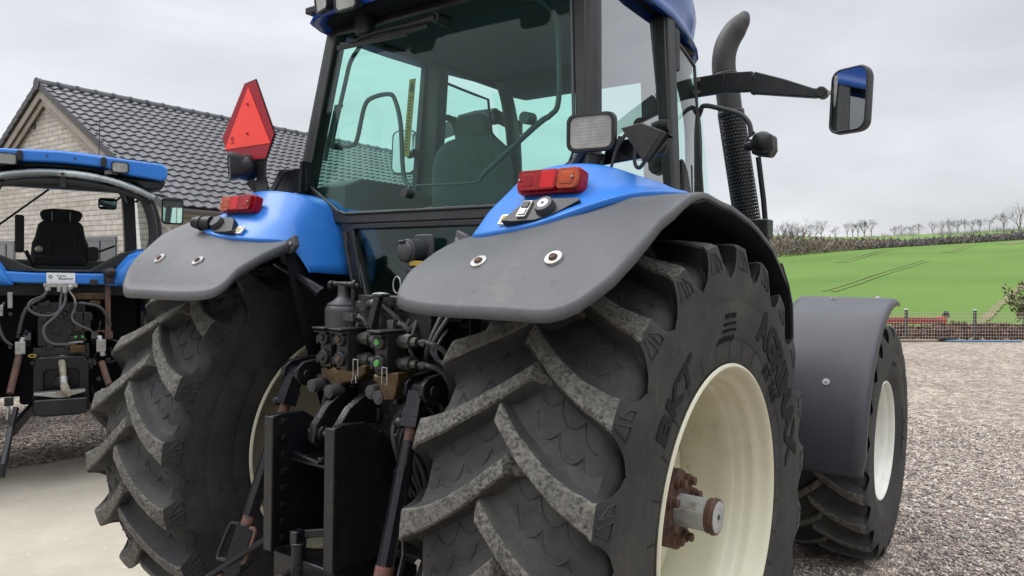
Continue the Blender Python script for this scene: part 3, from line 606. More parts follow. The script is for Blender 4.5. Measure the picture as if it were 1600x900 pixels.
# corner posts of the cab
def post(side):
    mb = MB(); out = []
    P = [(.752, 3.0), (.772, 2.8), (.793, 2.6), (.814, 2.4), (.833, 2.2), (.838, 2.05), (.83, 1.75)]
    rows = []
    for (x, z) in P:
        y = -.205+(z-2.2)*.142
        rows.append([(side*(x-.055), y-.03, z), (side*(x-.020), y-.034, z), (side*(x-.003), y-.022, z), (side*x, y, z), (side*(x+.000), y+.022, z), (side*(x-.02), y+.045, z), (side*(x-.070), y+.045, z), (side*(x-.075), y+.01, z), (side*(x-.055), y-.03, z)])
    mb.grid(rows); mb.build('cab_post', 'black_plastic', tractor, sharp=50)
post(1); post(-1)
def sw(name, m, fn_rows, **k):
    mb = MB(); mb.grid(fn_rows); return mb.build(name, m, tractor, **k)
for side in (1, -1):
    # B post (door), double strips
    d = empty('door', tractor)
    for dy, w_ in ((0, .042), (.066, .046)):
        mb = MB(); mb.bar((side*(.800-dy*.1), .515+dy, 1.75), (side*(.712-dy*.1), .535+dy, 2.95), .022, w_, up=(1, 0, 0)); mb.build('door_post', 'black_plastic', d, bevel=.006)
    mb = MB(); mb.bar((side*.745, .575, 1.7), (side*.672, .575, 2.95), .075, .15, up=(1, 0, 0)); mb.build('pillar', 'cab_trim', tractor, bevel=.01)
    # A pillar
    mb = MB(); mb.tube([(side*.56, 1.28, 1.75), (side*.585, 1.24, 2.2), (side*.585, 1.21, 2.6), (side*.56, 1.10, 2.85), (side*.52, .98, 2.95)], [.05, .047, .045, .04, .04], 10, smooth=4); mb.build('pillar', 'cab_trim', tractor)
    # side panes: rear door pane, front quarter pane
    px_ = lambda y, z: .822-.050*(y+.165)-.0896*(z-1.98)
    g = MB(); g.grid([[(side*px_(y, z), y, z) for y, z in ((-.165, 1.98), (-.075, 2.94))], [(side*px_(y, z), y, z) for y, z in ((.515, 1.98), (.53, 2.94))]]); g.build('pane', 'reflective_glass' if side > 0 else 'side_glass', d, sharp=180)
    # quarter pane narrowing forward
    rows = []
    for t in (0, .25, .5, .75, 1):
        yb = .60+(1.24-.60)*t; yt = .61+(1.04-.61)*t
        xb = .793-(.793-.665)*t**1.5; xt = .712-(.712-.66)*t**1.5
        rows.append([(side*(xb*(1-s)+xt*s), yb*(1-s)+yt*s, 1.9+(2.90-.045*t-1.9)*s) for s in (0, .3, .6, .85, 1)])
    g = MB(); g.grid(rows); q = g.build('quarter_pane', 'side_glass', tractor, sharp=180)
    mb = MB(); ed = [r_[-1] for r_ in rows]+[rows[-1][k] for k in (3, 2, 1, 0)]; mb.tube(ed, .0085, 6); mb.build('glass_edge', 'rubber_hose', tractor)
    # round handle
    mb = MB(); mb.cyl((side*.735, .49, 2.46), (side*.785, .49, 2.455), .024, n=18); mb.build('door_handle', 'black_plastic', d)
    mb = MB(); mb.prism([(.63, 2.93), (.64, 2.72), (.70, 2.74), (.69, 2.92)], side*.70, side*.74, 'YZ'); mb.build('hinge_cover', 'black_plastic', d, bevel=.012)
    mb = MB(); mb.prism([(.63, 2.08), (.63, 2.33), (.68, 2.28), (.73, 2.18), (.71, 2.08)], side*.765, side*.795, 'YZ'); mb.build('hinge_cover', 'black_plastic', d, bevel=.012)
# windscreen
rows = [[(x, 1.30+.05*math.cos(x/.66*1.5)-(z-2.2)*.3*(z > 2.2)-.02, z) for x in np.linspace(-.66, .66, 13)] for z in (1.7, 2.2, 2.5, 2.8, 2.9)]
sw('windscreen', 'side_glass', rows, sharp=180)
# roof
rf = empty('roof', tractor)
half_o = [(0, -.33), (.40, -.335), (.60, -.32), (.69, -.27), (.735, -.18), (.765, .0), (.77, .3), (.755, .58), (.715, .82), (.655, 1.06), (.60, 1.21), (.54, 1.30), (.45, 1.36), (.25, 1.40), (0, 1.42)]
out_o = half_o+[(-x, y) for x, y in half_o[::-1][1:-1]]
mb = MB(); lv = ((2.975, .90, .0), (2.952, .965, .0), (2.945, .995, .03), (2.955, 1.005, .04), (2.985, .99, .03), (3.02, .972, .01), (3.07, .985, .0), (3.14, .995, .0), (3.20, .98, .0), (3.245, .92, .0), (3.27, .7, .0)); n_ = len(out_o)
for z, k_, fl_ in lv: mb.v += [(x*k_, .45+(y-.45)*k_+(fl_*.4 if y > 1 else 0), z-(.015*max(0, y-.9)/.5 if z < 3 else 0)) for x, y in out_o]
for i_ in range(len(lv)-1):
    for q_ in range(n_): mb.f.append((i_*n_+q_, i_*n_+(q_+1) % n_, (i_+1)*n_+(q_+1) % n_, (i_+1)*n_+q_)); mb.m.append(0)
mb.f.append(tuple((len(lv)-1)*n_+q_ for q_ in range(n_))); mb.m.append(0)
mb.build('roof_shell', 'blue_dark', rf, sharp=60)
mb = MB(); mb.prism([(x*.93, .45+(y-.45)*.93) for x, y in out_o], 2.958, 2.99, 'XY')
for k in range(9): mb.box((.62, .25+k*.06, 2.955), (.14, .012, .012)); mb.box((-.62, .25+k*.06, 2.955), (.14, .012, .012))
mb.build('roof_underside', 'black_inner', rf)
mb = MB(); mb.box((0, .5, 2.965), (1.22, 1.25, .04)); mb.box((0, -.115, 2.995), (1.4, .09, .04));
mb.prism([(.95, 2.95), (1.28, 2.95), (1.28, 2.88), (1.15, 2.87), (1.0, 2.90)], -.55, .55, 'YZ')
for sx in (-1, 1): mb.prism([(-.10, 2.95), (1.1, 2.95), (1.1, 2.92), (-.10, 2.925)], sx*.60, sx*.64, 'YZ')
mb.build('headliner', 'cab_ceiling', rf, bevel=.01)
def work_light(name, parent, c, d, w=.12, h=.085, dep=.07, lens='clear_lens', tilt=0):
    d = Vector(d).normalized(); q = d.to_track_quat('-Y', 'Z').to_matrix(); c = Vector(c)
    g = MB(); f = lambda v: q @ Vector(v)+c
    pts = rrect(w, h, min(w, h)*.22); back = [(x*.6, z*.6) for x, z in pts]; n = len(pts)
    vs = [(x, 0, z) for x, z in pts]+[(x*1.03, .018, z*1.03) for x, z in pts]+[(x, dep, z) for x, z in back]+[(x*.88, -.001, z*.86) for x, z in pts]+[(x*.86, .008, z*.84) for x, z in pts]
    fs = [(3*n+i, 3*n+(i+1) % n, (i+1) % n, i) for i in range(n)]+[(i, (i+1) % n, n+(i+1) % n, n+i) for i in range(n)]+[(n+i, n+(i+1) % n, 2*n+(i+1) % n, 2*n+i) for i in range(n)]+[tuple(2*n+i for i in range(n))]+[(3*n+i, 3*n+(i+1) % n, 4*n+(i+1) % n, 4*n+i) for i in range(n)]
    g.add([f(v) for v in vs], fs); o = g.build(name, 'black_plastic', parent, sharp=50)
    g = MB(); g.prism([(x*.86, z*.84) for x, z in pts], .004, .010, fn=f)
    for k in range(10):
        zz = (-.38+.76*k/9)*h; g.prism([(-w*.40, zz-.0012), (w*.40, zz-.0012), (w*.40, zz+.0012), (-w*.40, zz+.0012)], .0032, .006, fn=f, m=0)
    g.build('lens', lens, o, sharp=40)
    return o
work_light('roof_light', rf, (-.50, -.37, 2.99), (-.25, -1, -.1), .12, .09); work_light('roof_light', rf, (-.33, -.38, 2.965), (0, -1, -.15), .14, .10)
work_light('roof_light', rf, (.50, -.37, 2.99), (.25, -1, -.1), .12, .09); work_light('roof_light', rf, (.33, -.38, 2.965), (0, -1, -.15), .14, .10)
mb = MB(); mb.box((0, -.27, 2.985), (1.30, .13, .03)); mb.build('light_bracket', 'black_metal', rf, bevel=.005)
# lower rear panel, bulkhead, frame legs
mb = MB(); mb.ring(mir([(0, 2.006), (.47, 2.006), (.30, 1.60), (0, 1.60)]), mir([(0, 1.985), (.385, 1.985), (.235, 1.66), (0, 1.66)]), -.02, .03, fn=LE()); mb.build('lower_frame', 'black_metal', tractor, bevel=.004)
mb = MB(); mb.prism(mir([(0, 1.99), (.39, 1.99), (.24, 1.655), (0, 1.655)]), .0, .006, fn=LE()); mb.build('lower_pane', 'dark_glass', tractor)
mb = MB(); mb.tube([(-.43, -.275, 1.97), (-.35, -.29, 1.74), (-.30, -.30, 1.60)], .014, 8); mb.tube([(-.36, -.285, 1.95), (-.29, -.295, 1.72), (-.25, -.30, 1.60)], .010, 8)
mb.tube([(.43, -.275, 1.97), (.35, -.29, 1.74)], .014, 8); mb.build('gas_strut', 'black_metal', tractor)
mb = MB(); mb.box((0, .3, 1.60), (1.66, 1.1, .06)); mb.box((0, -.13, 1.72), (.9, .02, .3)); mb.box((.70, .35, 1.82), (.22, 1.0, .40)); mb.box((-.70, .35, 1.82), (.22, 1.0, .40))
mb.box((.58, .22, 2.0), (.26, .75, .10)); mb.prism([(-.17, 1.9), (-.17, 2.20), (-.05, 2.245), (.25, 2.245), (.5, 2.20), (.5, 1.9)], -.76, -.56, 'YZ'); mb.prism([(.0, 1.9), (.0, 2.15), (.5, 2.16), (.5, 1.9)], .54, .74, 'YZ'); mb.box((0, 1.12, 1.90), (.5, .22, .6)); mb.box((0, 1.28, 1.75), (1.2, .1, .35)); mb.build('cab_floor', 'cab_trim', tractor, bevel=.03, bseg=3)
mb = MB(); mb.tube([(0, 1.0, 1.7), (0, .82, 2.10)], .05, 12); rr = Matrix.Rotation(R(-28), 3, 'X')
mb.xf(lambda v: v); wheel_pts = [rr @ Vector((.21*math.cos(R(a)), .21*math.sin(R(a)), 0))+Vector((0, .80, 2.13)) for a in range(0, 361, 15)]
mb.tube(wheel_pts, .014, 8); mb.tube([wheel_pts[0], wheel_pts[12]], .012, 6); mb.build('steering_wheel', 'black_plastic', tractor)
# yellow strip sticker on left pillar
mb = MB(); mb.prism([(-.038, -.21), (.038, -.21), (.038, .21), (-.038, .21)], 0, .003, 'XZ', fn=lambda v: Vector((-.722+v[0]*.6+(v[2])*.10, .425+v[1], 2.64+v[2])))
o_ = mb.build('warning_strip', 'yellow', tractor)
mb = MB(); f = lambda v: Vector((-.722+v[0]*.6+(v[2])*.10, .423+v[1]-.0, 2.64+v[2])); mb.prism([(-.026, .145), (.026, .145), (0, .195)], -.002, .001, fn=f)
for k in range(17): mb.prism([(-.024, .11-k*.018), (.02-(k % 3)*.008, .11-k*.018), (.02-(k % 3)*.008, .114-k*.018), (-.024, .114-k*.018)], -.001, .001, fn=f)
mb.build('warning_print', 'cab_trim', o_)
# seat
def seat(parent, o, s=1, head=True, wide=.25, m='fabric'):
    e_ = empty('seat', parent, o)
    mb = MB(); rows = []
    for z, w, y, d in ((0, .235, .0, .10), (.12, .255, -.01, .12), (.28, .255, -.02, .12), (.38, .235, -.03, .11), (.44, .18, -.04, .08), (.465, .10, -.04, .05)):
        rows.append([(w*wide/.25*math.cos(R(a))*(abs(math.cos(R(a)))**-.35 if abs(math.cos(R(a))) > .05 else 1), y+d*.5*math.sin(R(a)), z) for a in range(0, 361, 20)])
    mb.grid(rows); mb.f.append(tuple(len(mb.v)-19+i for i in range(18))); mb.m.append(0); mb.build('backrest', m, e_, sharp=180, sub=1)
    mb = MB(); mb.box((0, .22, -.05), (.50, .50, .14)); mb.build('cushion', m, e_, bevel=.05, bseg=4)
    mb = MB(); mb.box((0, .15, -.25), (.36, .40, .30)); mb.build('seat_base', 'black_plastic', e_, bevel=.02)
    if head:
        mb = MB(); mb.prism(rrect(.19*head, .13, .045, cx=0, cz=.505), -.05, .02); mb.build('headrest', m, e_, bevel=.02, bseg=3)
        mb = MB(); mb.cyl((-.05, -.035, .42), (-.05, -.035, .49), .007, n=8); mb.cyl((.05, -.035, .42), (.05, -.035, .49), .007, n=8); mb.build('headrest_bars', 'steel', e_)
    mb = MB(); mb.box((.31, .18, .12), (.07, .34, .06)); mb.box((-.31, .18, .12), (.07, .34, .06)); mb.build('armrest', m, e_, bevel=.02, bseg=3)
    return e_
seat(tractor, (-.13, .27, 1.985), m='cab_fabric')
# interior tube arm seen through the rear window beside the pillar
mb = MB(); mb.bar((-.66, .58, 2.20), (-.63, .58, 2.78), .04, .05); mb.tube([(-.50, .62, 1.9), (-.48, .60, 2.2), (-.50, .6, 2.45), (-.54, .6, 2.62), (-.60, .6, 2.66)], .018, 8, smooth=3); mb.build('grab_handle', 'cab_trim', tractor)
# interior mirror / monitor on right
mb = MB(); mb.prism(rrect(.14, .20, .03, cx=0, cz=0), 0, .03, fn=lambda v: Vector((.62+v[0], .60+v[1], 2.43+v[2]))); mb.tube([(.62, .62, 2.5), (.66, .7, 2.7), (.66, .8, 2.86)], .012, 8, smooth=3); mb.build('monitor', 'black_plastic', tractor, bevel=.008)
# ---------------------------------------------------------------- mirrors
def mirror(side):
    e_ = empty('wing_mirror', tractor)
    mb = MB()
    pts = [(.55, 1.24, 2.70), (.645, 1.11, 2.765), (.80, 1.10, 2.765), (.94, 1.10, 2.752)]
    for a, b, w, in ((pts[0], pts[1], .085), (pts[1], pts[2], .098), (pts[2], pts[3], .098)): mb.bar([side*a[0], a[1], a[2]], [side*b[0], b[1], b[2]], w, .03, up=(0, 1, 0)) if False else mb.prism([(0, -w/2), (1, -w/2), (1, w/2), (0, w/2)], -.015, .015, fn=lambda v, a=a, b=b: (side*(a[0]+(b[0]-a[0])*v[0]), a[1]+(b[1]-a[1])*v[0]+v[1], a[2]+(b[2]-a[2])*v[0]+v[2]))
    mb.prism([(.935, -.056+2.750), (.955, -.056+2.750), (1.23, 2.640), (1.275, 2.642), (1.285, 2.658), (1.275, 2.676), (1.23, 2.682), (1.10, 2.742), (.955, 2.800), (.945, 2.78)], 1.075, 1.118, fn=lambda v: (side*v[0], v[1], v[2]-.005))
    mb.cyl((side*1.262, 1.07, 2.655), (side*1.262, 1.13, 2.655), .026, n=16)
    mb.build('mirror_arm', 'black_plastic', e_, bevel=.004)
    mb = MB()
    for z in (2.735, 2.795): mb.cyl((side*.665, 1.095, z), (side*.665, 1.075, z), .009, n=8)
    mb.bar((side*1.27, 1.10, 2.655), (side*1.34, 1.10, 2.645), .016, .016)
    mb.cyl((side*1.325, 1.085, 2.50), (side*1.325, 1.085, 2.72), .009, n=8); mb.build('mirror_bolts', 'steel', e_)
    # head, turned slightly towards the driver
    q = Matrix.Rotation(R(-19*side), 3, 'Z') @ Matrix.Rotation(R(-3.5), 3, 'X'); c = Vector((side*1.39, 1.07, 2.600))
    f = lambda v: q @ Vector((v[0]*1.0, v[1], v[2]))+c
    pts = rrect(.178, .295, .045, 5); n = len(pts)
    mb = MB(); vs = []
    for (s, y) in ((.90, -.012), (.93, -.020), (1, -.014), (1.0, .02), (.9, .045), (.6, .055)): vs += [f(((x*s), y, z*(1-(1-s)*.6))) for x, z in pts]
    mb.add(vs, [(k*n+i, k*n+(i+1) % n, (k+1)*n+(i+1) % n, (k+1)*n+i) for k in range(5) for i in range(n)]+[tuple(5*n+i for i in range(n))]); mb.build('mirror_housing', 'black_plastic', e_, sharp=45)
    mb = MB(); mb.prism([(x*.90, z*.94) for x, z in pts], -.014, -.010, fn=f); mb.build('mirror_face', 'mirror', e_)
mirror(1); mirror(-1)
# work lamp on bent tube at the front right, one on the left as well
for side in (1, -1):
    wl_ = MB(); wl_.tube([(side*.56, 1.20, 2.52), (side*.66, 1.12, 2.63), (side*.69, 1.10, 2.665), (side*.78, 1.10, 2.64), (side*.88, 1.10, 2.60), (side*.925, 1.10, 2.55), (side*.935, 1.10, 2.49)], .0125, 10, smooth=4); wl_.tube([(side*.93, 1.11, 2.51), (side*.955, 1.09, 2.50), (side*.92, 1.09, 2.475), (side*.95, 1.10, 2.46)], .006, 6, smooth=3)
    o = wl_.build('lamp_bracket', 'rubber_hose', tractor)
    b = MB(); b.ball((side*.985, 1.12, 2.455), (.055, .06, .055), 14, rot=Matrix.Rotation(R(20), 3, 'Y')); b.prism([(-.055, -.045), (.03, -.062), (.05, -.03), (.045, .045), (-.02, .055), (-.05, .02)], -.03, .07, fn=lambda v: (side*(.992+v[0]), 1.12+v[1], 2.445+v[2])); b.cyl((side*.90, 1.11, 2.44), (side*.95, 1.11, 2.44), .022, n=14); b.build('front_work_lamp', 'black_plastic', o, sharp=60, bevel=.012)
# exhaust
ex = empty('exhaust', tractor)
B0, B1 = Vector((.680, 1.86, 2.05)), Vector((.572, 1.80, 2.78))
mb = MB()
def guard(name, r, p0, p1):
    ax = (p1-p0).normalized(); u = ax.cross(Vector((1, 0, 0))).normalized(); w = ax.cross(u); g = MB(); nr = int((p1-p0).length/.020); n = 26
    # perforated tube: grid of cells with real holes
    rows = nr*2
    for i in range(rows+1):
        for k in range(n*2):
            a = 2*math.pi*k/(n*2); p = p0+(p1-p0)*(i/rows)+(u*math.cos(a)+w*math.sin(a))*r; g.v.append(tuple(p))
    for i in range(rows):
        for k in range(n*2):
            if (i % 2 == 0) and ((k+(i//2 % 2)*1) % 2 == 0) and 0 < i < rows-2: continue
            g.f.append((i*n*2+k, i*n*2+(k+1) % (n*2), (i+1)*n*2+(k+1) % (n*2), (i+1)*n*2+k)); g.m.append(0)
    return g.build(name, 'black_metal', ex, solid=.0015)
guard('heat_guard', .077, B0, B1)
mb.tube([B0+Vector((0, .02, -.1)), B1], .054, 24); mb.build('silencer', 'greasy', ex)
M['pipe'] = mat('sooty_exhaust_pipe', (.017, .016, .0155), .5, noise=[(9, (.045, .038, .033), .45, .7)], bump=(50, .2))
mb = MB(); p = [(.572, 1.80, 2.76), (.552, 1.80, 2.90), (.533, 1.79, 3.00), (.528, 1.79, 3.10), (.543, 1.805, 3.19), (.580, 1.83, 3.27), (.612, 1.85, 3.325), (.630, 1.86, 3.37)]
mb.tube(p, [.070, .070, .069, .069, .069, .066, .050, .020], 24, smooth=6, cap=False)
mb.lathe([(0, .072), (.014, .072)], o=(.536, 1.79, 2.99), axis=(-.15, -.05, 1), n=24); mb.build('exhaust_pipe', 'pipe', ex, sharp=50, solid=.004)
mb = MB(); mb.tube([(.785, 1.86, 2.0), (.765, 1.84, 2.25), (.735, 1.82, 2.5)], .016, 8); mb.build('exhaust_stay', 'black_metal', ex)
mb = MB(); mb.box((.86, 1.5, 2.06), (.11, .10, .10)); mb.tube([(.80, 1.5, 2.02), (.6, 1.5, 1.95)], .02, 8); mb.build('front_lamp_housing', 'black_plastic', tractor, bevel=.012)
# right rear work lamp on its bracket, folded bracket, cable
e_ = work_light('work_lamp', fr, (.905, -.39, 2.268), (.12, -1, -.03), .172, .125, .10, lens='clear_lens')
mb = MB(); mb.tube([(.90, -.34, 2.20), (.895, -.34, 2.16)], .03, 12); mb.bar((.87, -.34, 2.20), (.875, -.36, 2.12), .01, .014); mb.bar((.93, -.34, 2.20), (.92, -.36, 2.12), .01, .014)
mb.prism([(.90, 2.17), (1.13, 2.19), (1.15, 2.25), (.92, 2.25)], -.30, -.285); mb.build('lamp_bracket', 'black_metal', fr, bevel=.003)
mb = MB(); mb.add([(1.045, -.43, 2.258), (1.19, -.41, 2.232), (1.18, -.38, 2.222), (1.125, -.40, 2.145), (1.065, -.35, 2.235), (1.18, -.34, 2.230)], [(0, 1, 2, 3), (0, 3, 4), (0, 4, 5, 1), (3, 2, 5, 4)]); mb.prism([(1.045, 2.258), (1.115, 2.268), (1.19, 2.234), (1.125, 2.145)], -.44, -.41); mb.build('folded_bracket', 'black_plastic', fr, bevel=.003)
mb = MB(); mb.tube([(.97, -.34, 2.20), (1.0, -.32, 2.26), (1.03, -.31, 2.25), (1.03, -.31, 2.17), (1.05, -.31, 2.15), (1.08, -.31, 2.19)], .007, 6, smooth=4); mb.tube([(1.0, -.36, 2.25), (.985, -.36, 2.20), (.965, -.36, 2.13)], .006, 6, smooth=3); mb.tube([(.60, -.26, 2.10), (.68, -.25, 2.13), (.76, -.24, 2.20), (.80, -.24, 2.28)], .018, 8, smooth=3); mb.build('cable', 'rubber_hose', fr)
# left rear lamp
work_light('work_lamp', fl, (-1.03, -.47, 2.285), (-.55, -1, -.08), .14, .125, .11)
mb = MB(); mb.ball((-.985, -.40, 2.285), (.065, .07, .065), 14); mb.bar((-.97, -.40, 2.22), (-.90, -.36, 2.14), .02, .04); mb.tube([(-.95, -.38, 2.22), (-.90, -.36, 2.20), (-.88, -.36, 2.15), (-.84, -.36, 2.17)], .006, 6, smooth=3)
mb.tube([(-.76, -.30, 2.27), (-.82, -.31, 2.26), (-.86, -.32, 2.2), (-.88, -.33, 2.16)], .006, 6, smooth=3); mb.prism([(-1.0, 2.16), (-.70, 2.17), (-.70, 2.28), (-.90, 2.285)], -.28, -.265)
mb.prism([(-.735, 2.15), (-.715, 2.15), (-.705, 2.31), (-.72, 2.31)], -.30, -.24); mb.build('lamp_bracket', 'black_metal', fl, bevel=.004)
# slow-vehicle triangle on the left
sv = empty('warning_triangle', tractor)
hexa = [(-1.012, 2.683), (-.922, 2.693), (-.775, 2.425), (-.838, 2.318), (-1.115, 2.322), (-1.188, 2.445)]
tri = [(-.975, 2.668), (-.800, 2.385), (-1.165, 2.385)]
cx_, cz_ = -.965, 2.47
mb = MB(); mb.prism([(cx_+(x-cx_)*1.03, cz_+(z-cz_)*1.03) for x, z in hexa], -.402, -.397); mb.build('backing_plate', 'black_metal', sv)
mb = MB(); mb.prism(hexa, -.405, -.4025); mb.build('border', 'red_dark', sv)
mb = MB(); mb.prism(tri, -.4075, -.4055); mb.build('triangle', 'red_bright', sv)
mb = MB(); 
for z in (2.585, 2.445): mb.cyl((-.975, -.410, z), (-.975, -.4145, z), .006, n=10)
mb.build('rivet', 'red_dark', sv)
mb = MB(); vs, fs = text_geo('e 13', .016, .0004); mb.add([(x-1.10, -.4085-z, y+2.412) for x, y, z in vs], fs)
ring_o = [(-1.10+.011*math.cos(R(a)), 2.432+.011*math.sin(R(a))) for a in range(0, 360, 24)]; ring_i = [(-1.10+.007*math.cos(R(a)), 2.432+.007*math.sin(R(a))) for a in range(0, 360, 24)]; mb.ring(ring_o, ring_i, -.409, -.408)
mb.build('approval_mark', 'ink', sv)
mb = MB(); mb.prism([(-.93, 2.33), (-.85, 2.33), (-.855, 2.24), (-.82, 2.15), (-.93, 2.14), (-.92, 2.25)], -.395, -.385); mb.build('triangle_bracket', 'black_metal', sv, bevel=.004)
# ---------------------------------------------------------------- chassis, axle, bonnet
mb = MB()
mb.box((0, .25, 1.05), (.46, 1.3, .78)); mb.box((0, 1.5, .95), (.42, 1.6, .55)); mb.box((0, 2.75, .95), (.5, 1.3, .45)); mb.cyl((-.66, 0, .951), (.66, 0, .951), .17, n=24); mb.cyl((-.3, 0, .951), (.3, 0, .951), .26, n=24); mb.box((0, -.38, 1.18), (.40, .22, .42))
mb.cyl((-.95, 2.79, .757), (.95, 2.79, .757), .10, n=16); mb.box((0, 3.9, .95), (.7, .35, .4)); mb.box((.5, 1.1, .9), (.35, .8, .55)); mb.box((-.5, 1.1, .9), (.35, .8, .55)); mb.box((0, .1, 1.53), (1.2, .7, .12)); mb.build('chassis', 'greasy', tractor, bevel=.02)
mb = MB(); rows = []
for y, w, zt in ((1.45, .42, 1.98), (1.9, .42, 1.97), (2.6, .41, 1.93), (3.4, .39, 1.86), (3.9, .36, 1.78), (4.1, .32, 1.66)):
    rows.append([(-w, y, 1.15), (-w, y, zt-.15), (-w*.92, y, zt-.04), (-w*.6, y, zt), (0, y, zt+.01), (w*.6, y, zt), (w*.92, y, zt-.04), (w, y, zt-.15), (w, y, 1.15)])
mb.grid(rows); mb.f.append(tuple(len(mb.v)-9+i for i in range(9))); mb.m.append(0); mb.build('bonnet', 'blue', tractor, sharp=60)
# ---------------------------------------------------------------- rear hitch and hydraulics
ht = empty('hitch', tractor)
def frame_plate(x0, x1, name='side_plate'):
    mb = MB(); s = 1 if x0 > 0 else -1
    mb.prism([(-.84, .76), (-.84, 1.255), (-.80, 1.262), (-.70, 1.255), (-.55, 1.16), (-.40, 1.14), (-.40, .74)], x0+.012, x1-.012, 'YZ')
    mb.box(((x0+x1)/2, -.845, 1.005), (x1-x0, .018, .50)); return mb.build(name, 'black_metal', ht, bevel=.004)
frame_plate(-.195, -.145); frame_plate(.145, .195)
mb = MB()
for z in np.arange(.80, 1.24, .062): mb.box((-.1415, -.80, z), (.006, .03, .018)); mb.box((.1415, -.80, z), (.006, .03, .018))
mb.box((0, -.66, 1.085), (.29, .22, .012)); mb.box((0, -.60, .95), (.28, .02, .40)); mb.cyl((-.09, -.62, .80), (-.09, -.62, 1.06), .006, n=6); mb.ball((-.07, -.63, .95), .016, 8); mb.box((-.07, -.70, 1.17), (.13, .015, .012)); mb.bar((.02, -.77, 1.095), (-.13, -.77, 1.115), .015, .01); mb.cyl((.02, -.76, 1.10), (.02, -.76, 1.115), .018, n=8); mb.cyl((.10, -.74, 1.10), (.10, -.74, 1.115), .014, n=8)
mb.build('drawbar_ladder', 'black_metal', ht, bevel=.002)
# top link bracket: two curved arms
for x in (-.06, .06):
    mb = MB(); mb.prism([(-.46, 1.30), (-.52, 1.34), (-.60, 1.335), (-.68, 1.29), (-.74, 1.22), (-.75, 1.16), (-.72, 1.13), (-.66, 1.16), (-.58, 1.22), (-.46, 1.20)], x-.018, x+.018, 'YZ'); mb.cyl((x-.025, -.70, 1.185), (x+.025, -.70, 1.185), .03, n=16); mb.build('top_link_bracket', 'black_metal', ht, bevel=.006)
mb = MB(); mb.cyl((-.12, -.70, 1.185), (.12, -.70, 1.185), .012, n=12); mb.build('pin', 'steel', ht)
mb = MB()
for x in (-.14, -.10, -.17): mb.tube([(x, -.55, 1.36), (x-.02, -.58, 1.25), (x-.015, -.56, 1.12)], .014, 8, smooth=3)
mb.build('hose', 'greasy', ht)
# lift arms and rods
for side in (1, -1):
    zo = .0 if side < 0 else .02
    mb = MB()
    for dx in (-.042, .042):
        mb.prism([(-.15, 1.36), (-.15, 1.47), (-.50, 1.435), (-.60, 1.425), (-.632, 1.40), (-.635, 1.365), (-.615, 1.335), (-.58, 1.325), (-.40, 1.33)], side*.345+dx-.013, side*.345+dx+.013, 'YZ')
    mb.cyl((side*.30, -.585, 1.375), (side*.40, -.585, 1.375), .030, n=18); mb.cyl((side*.285, -.585, 1.375), (side*.295, -.585, 1.375), .018, n=8); mb.cyl((side*.39, -.585, 1.375), (side*.412, -.585, 1.375), .022, n=8)
    mb.build('lift_arm', 'black_metal', ht, bevel=.008)
    top = Vector((side*.345, -.60, 1.37)); bot = Vector((side*.385, -.86, .62)) if side < 0 else Vector((side*.40, -.86, .62)); d = (bot-top)
    mb = MB()
    mb.bar(top+d*-.0, top+d*.10, .055, .05, m=0); mb.bar(top+d*.08, top+d*.16, .062, .058, m=0); mb.tube([top+d*.15, top+d*.34], .021, 14, m=1); mb.tube([top+d*.22, top+d*.36], .026, 14, m=2 if side < 0 else 0)
    mb.tube([top+d*.33, top+d*(.72 if side < 0 else .80)], .030, 8, m=0); mb.tube([top+d*.70, top+d*.80], .026, 10, m=2)
    if side > 0: mb.tube([top+d*.74, top+d*.86], .033, 12, m=2)
    mb.tube([top+d*.345, top+d*.36], .034, 8, m=0)
    mb.ball(top+d*.13+Vector((-.045, -.02, -.01)), .022, 10, m=0)
    k0 = .77 if side < 0 else .86
    mb.tube([top+d*k0, top+d*(k0+.22)], .045, 4, m=0); mb.tube([top+d*(k0+.2), top+d*(k0+.42)], .035, 4, m=0)
    u = Vector((1, 0, 0)); a = top+d*k0; b = top+d*(k0+.17); q = Vector((0, -.01, 0))
    mb.tube([a+u*.03+q, a-u*.07+q, a-u*.09+d*.04+q, b-u*.10+q, b-u*.08+q+d*.01, b-u*.03+q], .008, 8, smooth=3, m=0); mb.tube([a+u*.04+q, a+u*.075+q+d*.01, b+u*.07+q-d*.03, b+u*.055+q-d*.01], .008, 8, smooth=3, m=3)
    mb.tube([b-u*.01+d*.06+q*3, b-u*.06+d*.10+q*3, b-u*.085+d*.2+q*3], .011, 8, smooth=3, m=3)
    mb.build('lift_rod', ['black_metal', 'rust', 'redrust', 'rust'], ht, sharp=40)
    mb = MB(); mb.bar((side*.30, -.20, .52), (side*.42, -1.15, .42), .04, .09); mb.tube([(side*.40, -1.15, .42), (side*.44, -1.15, .42)], .06, 16); mb.build('lower_link', 'black_metal', ht, bevel=.008)
    mb = MB(); mb.tube([(side*.22, -.55, .95), (side*.30, -.62, .78), (side*.40, -.80, .60)], .009, 8); mb.build('check_chain', 'black_metal', ht)
mb = MB(); mb.tube([(-.20, -.80, .80), (-.33, -.86, .70), (-.46, -.92, .60)], .011, 6); mb.build('stay_rod', 'black_metal', ht)
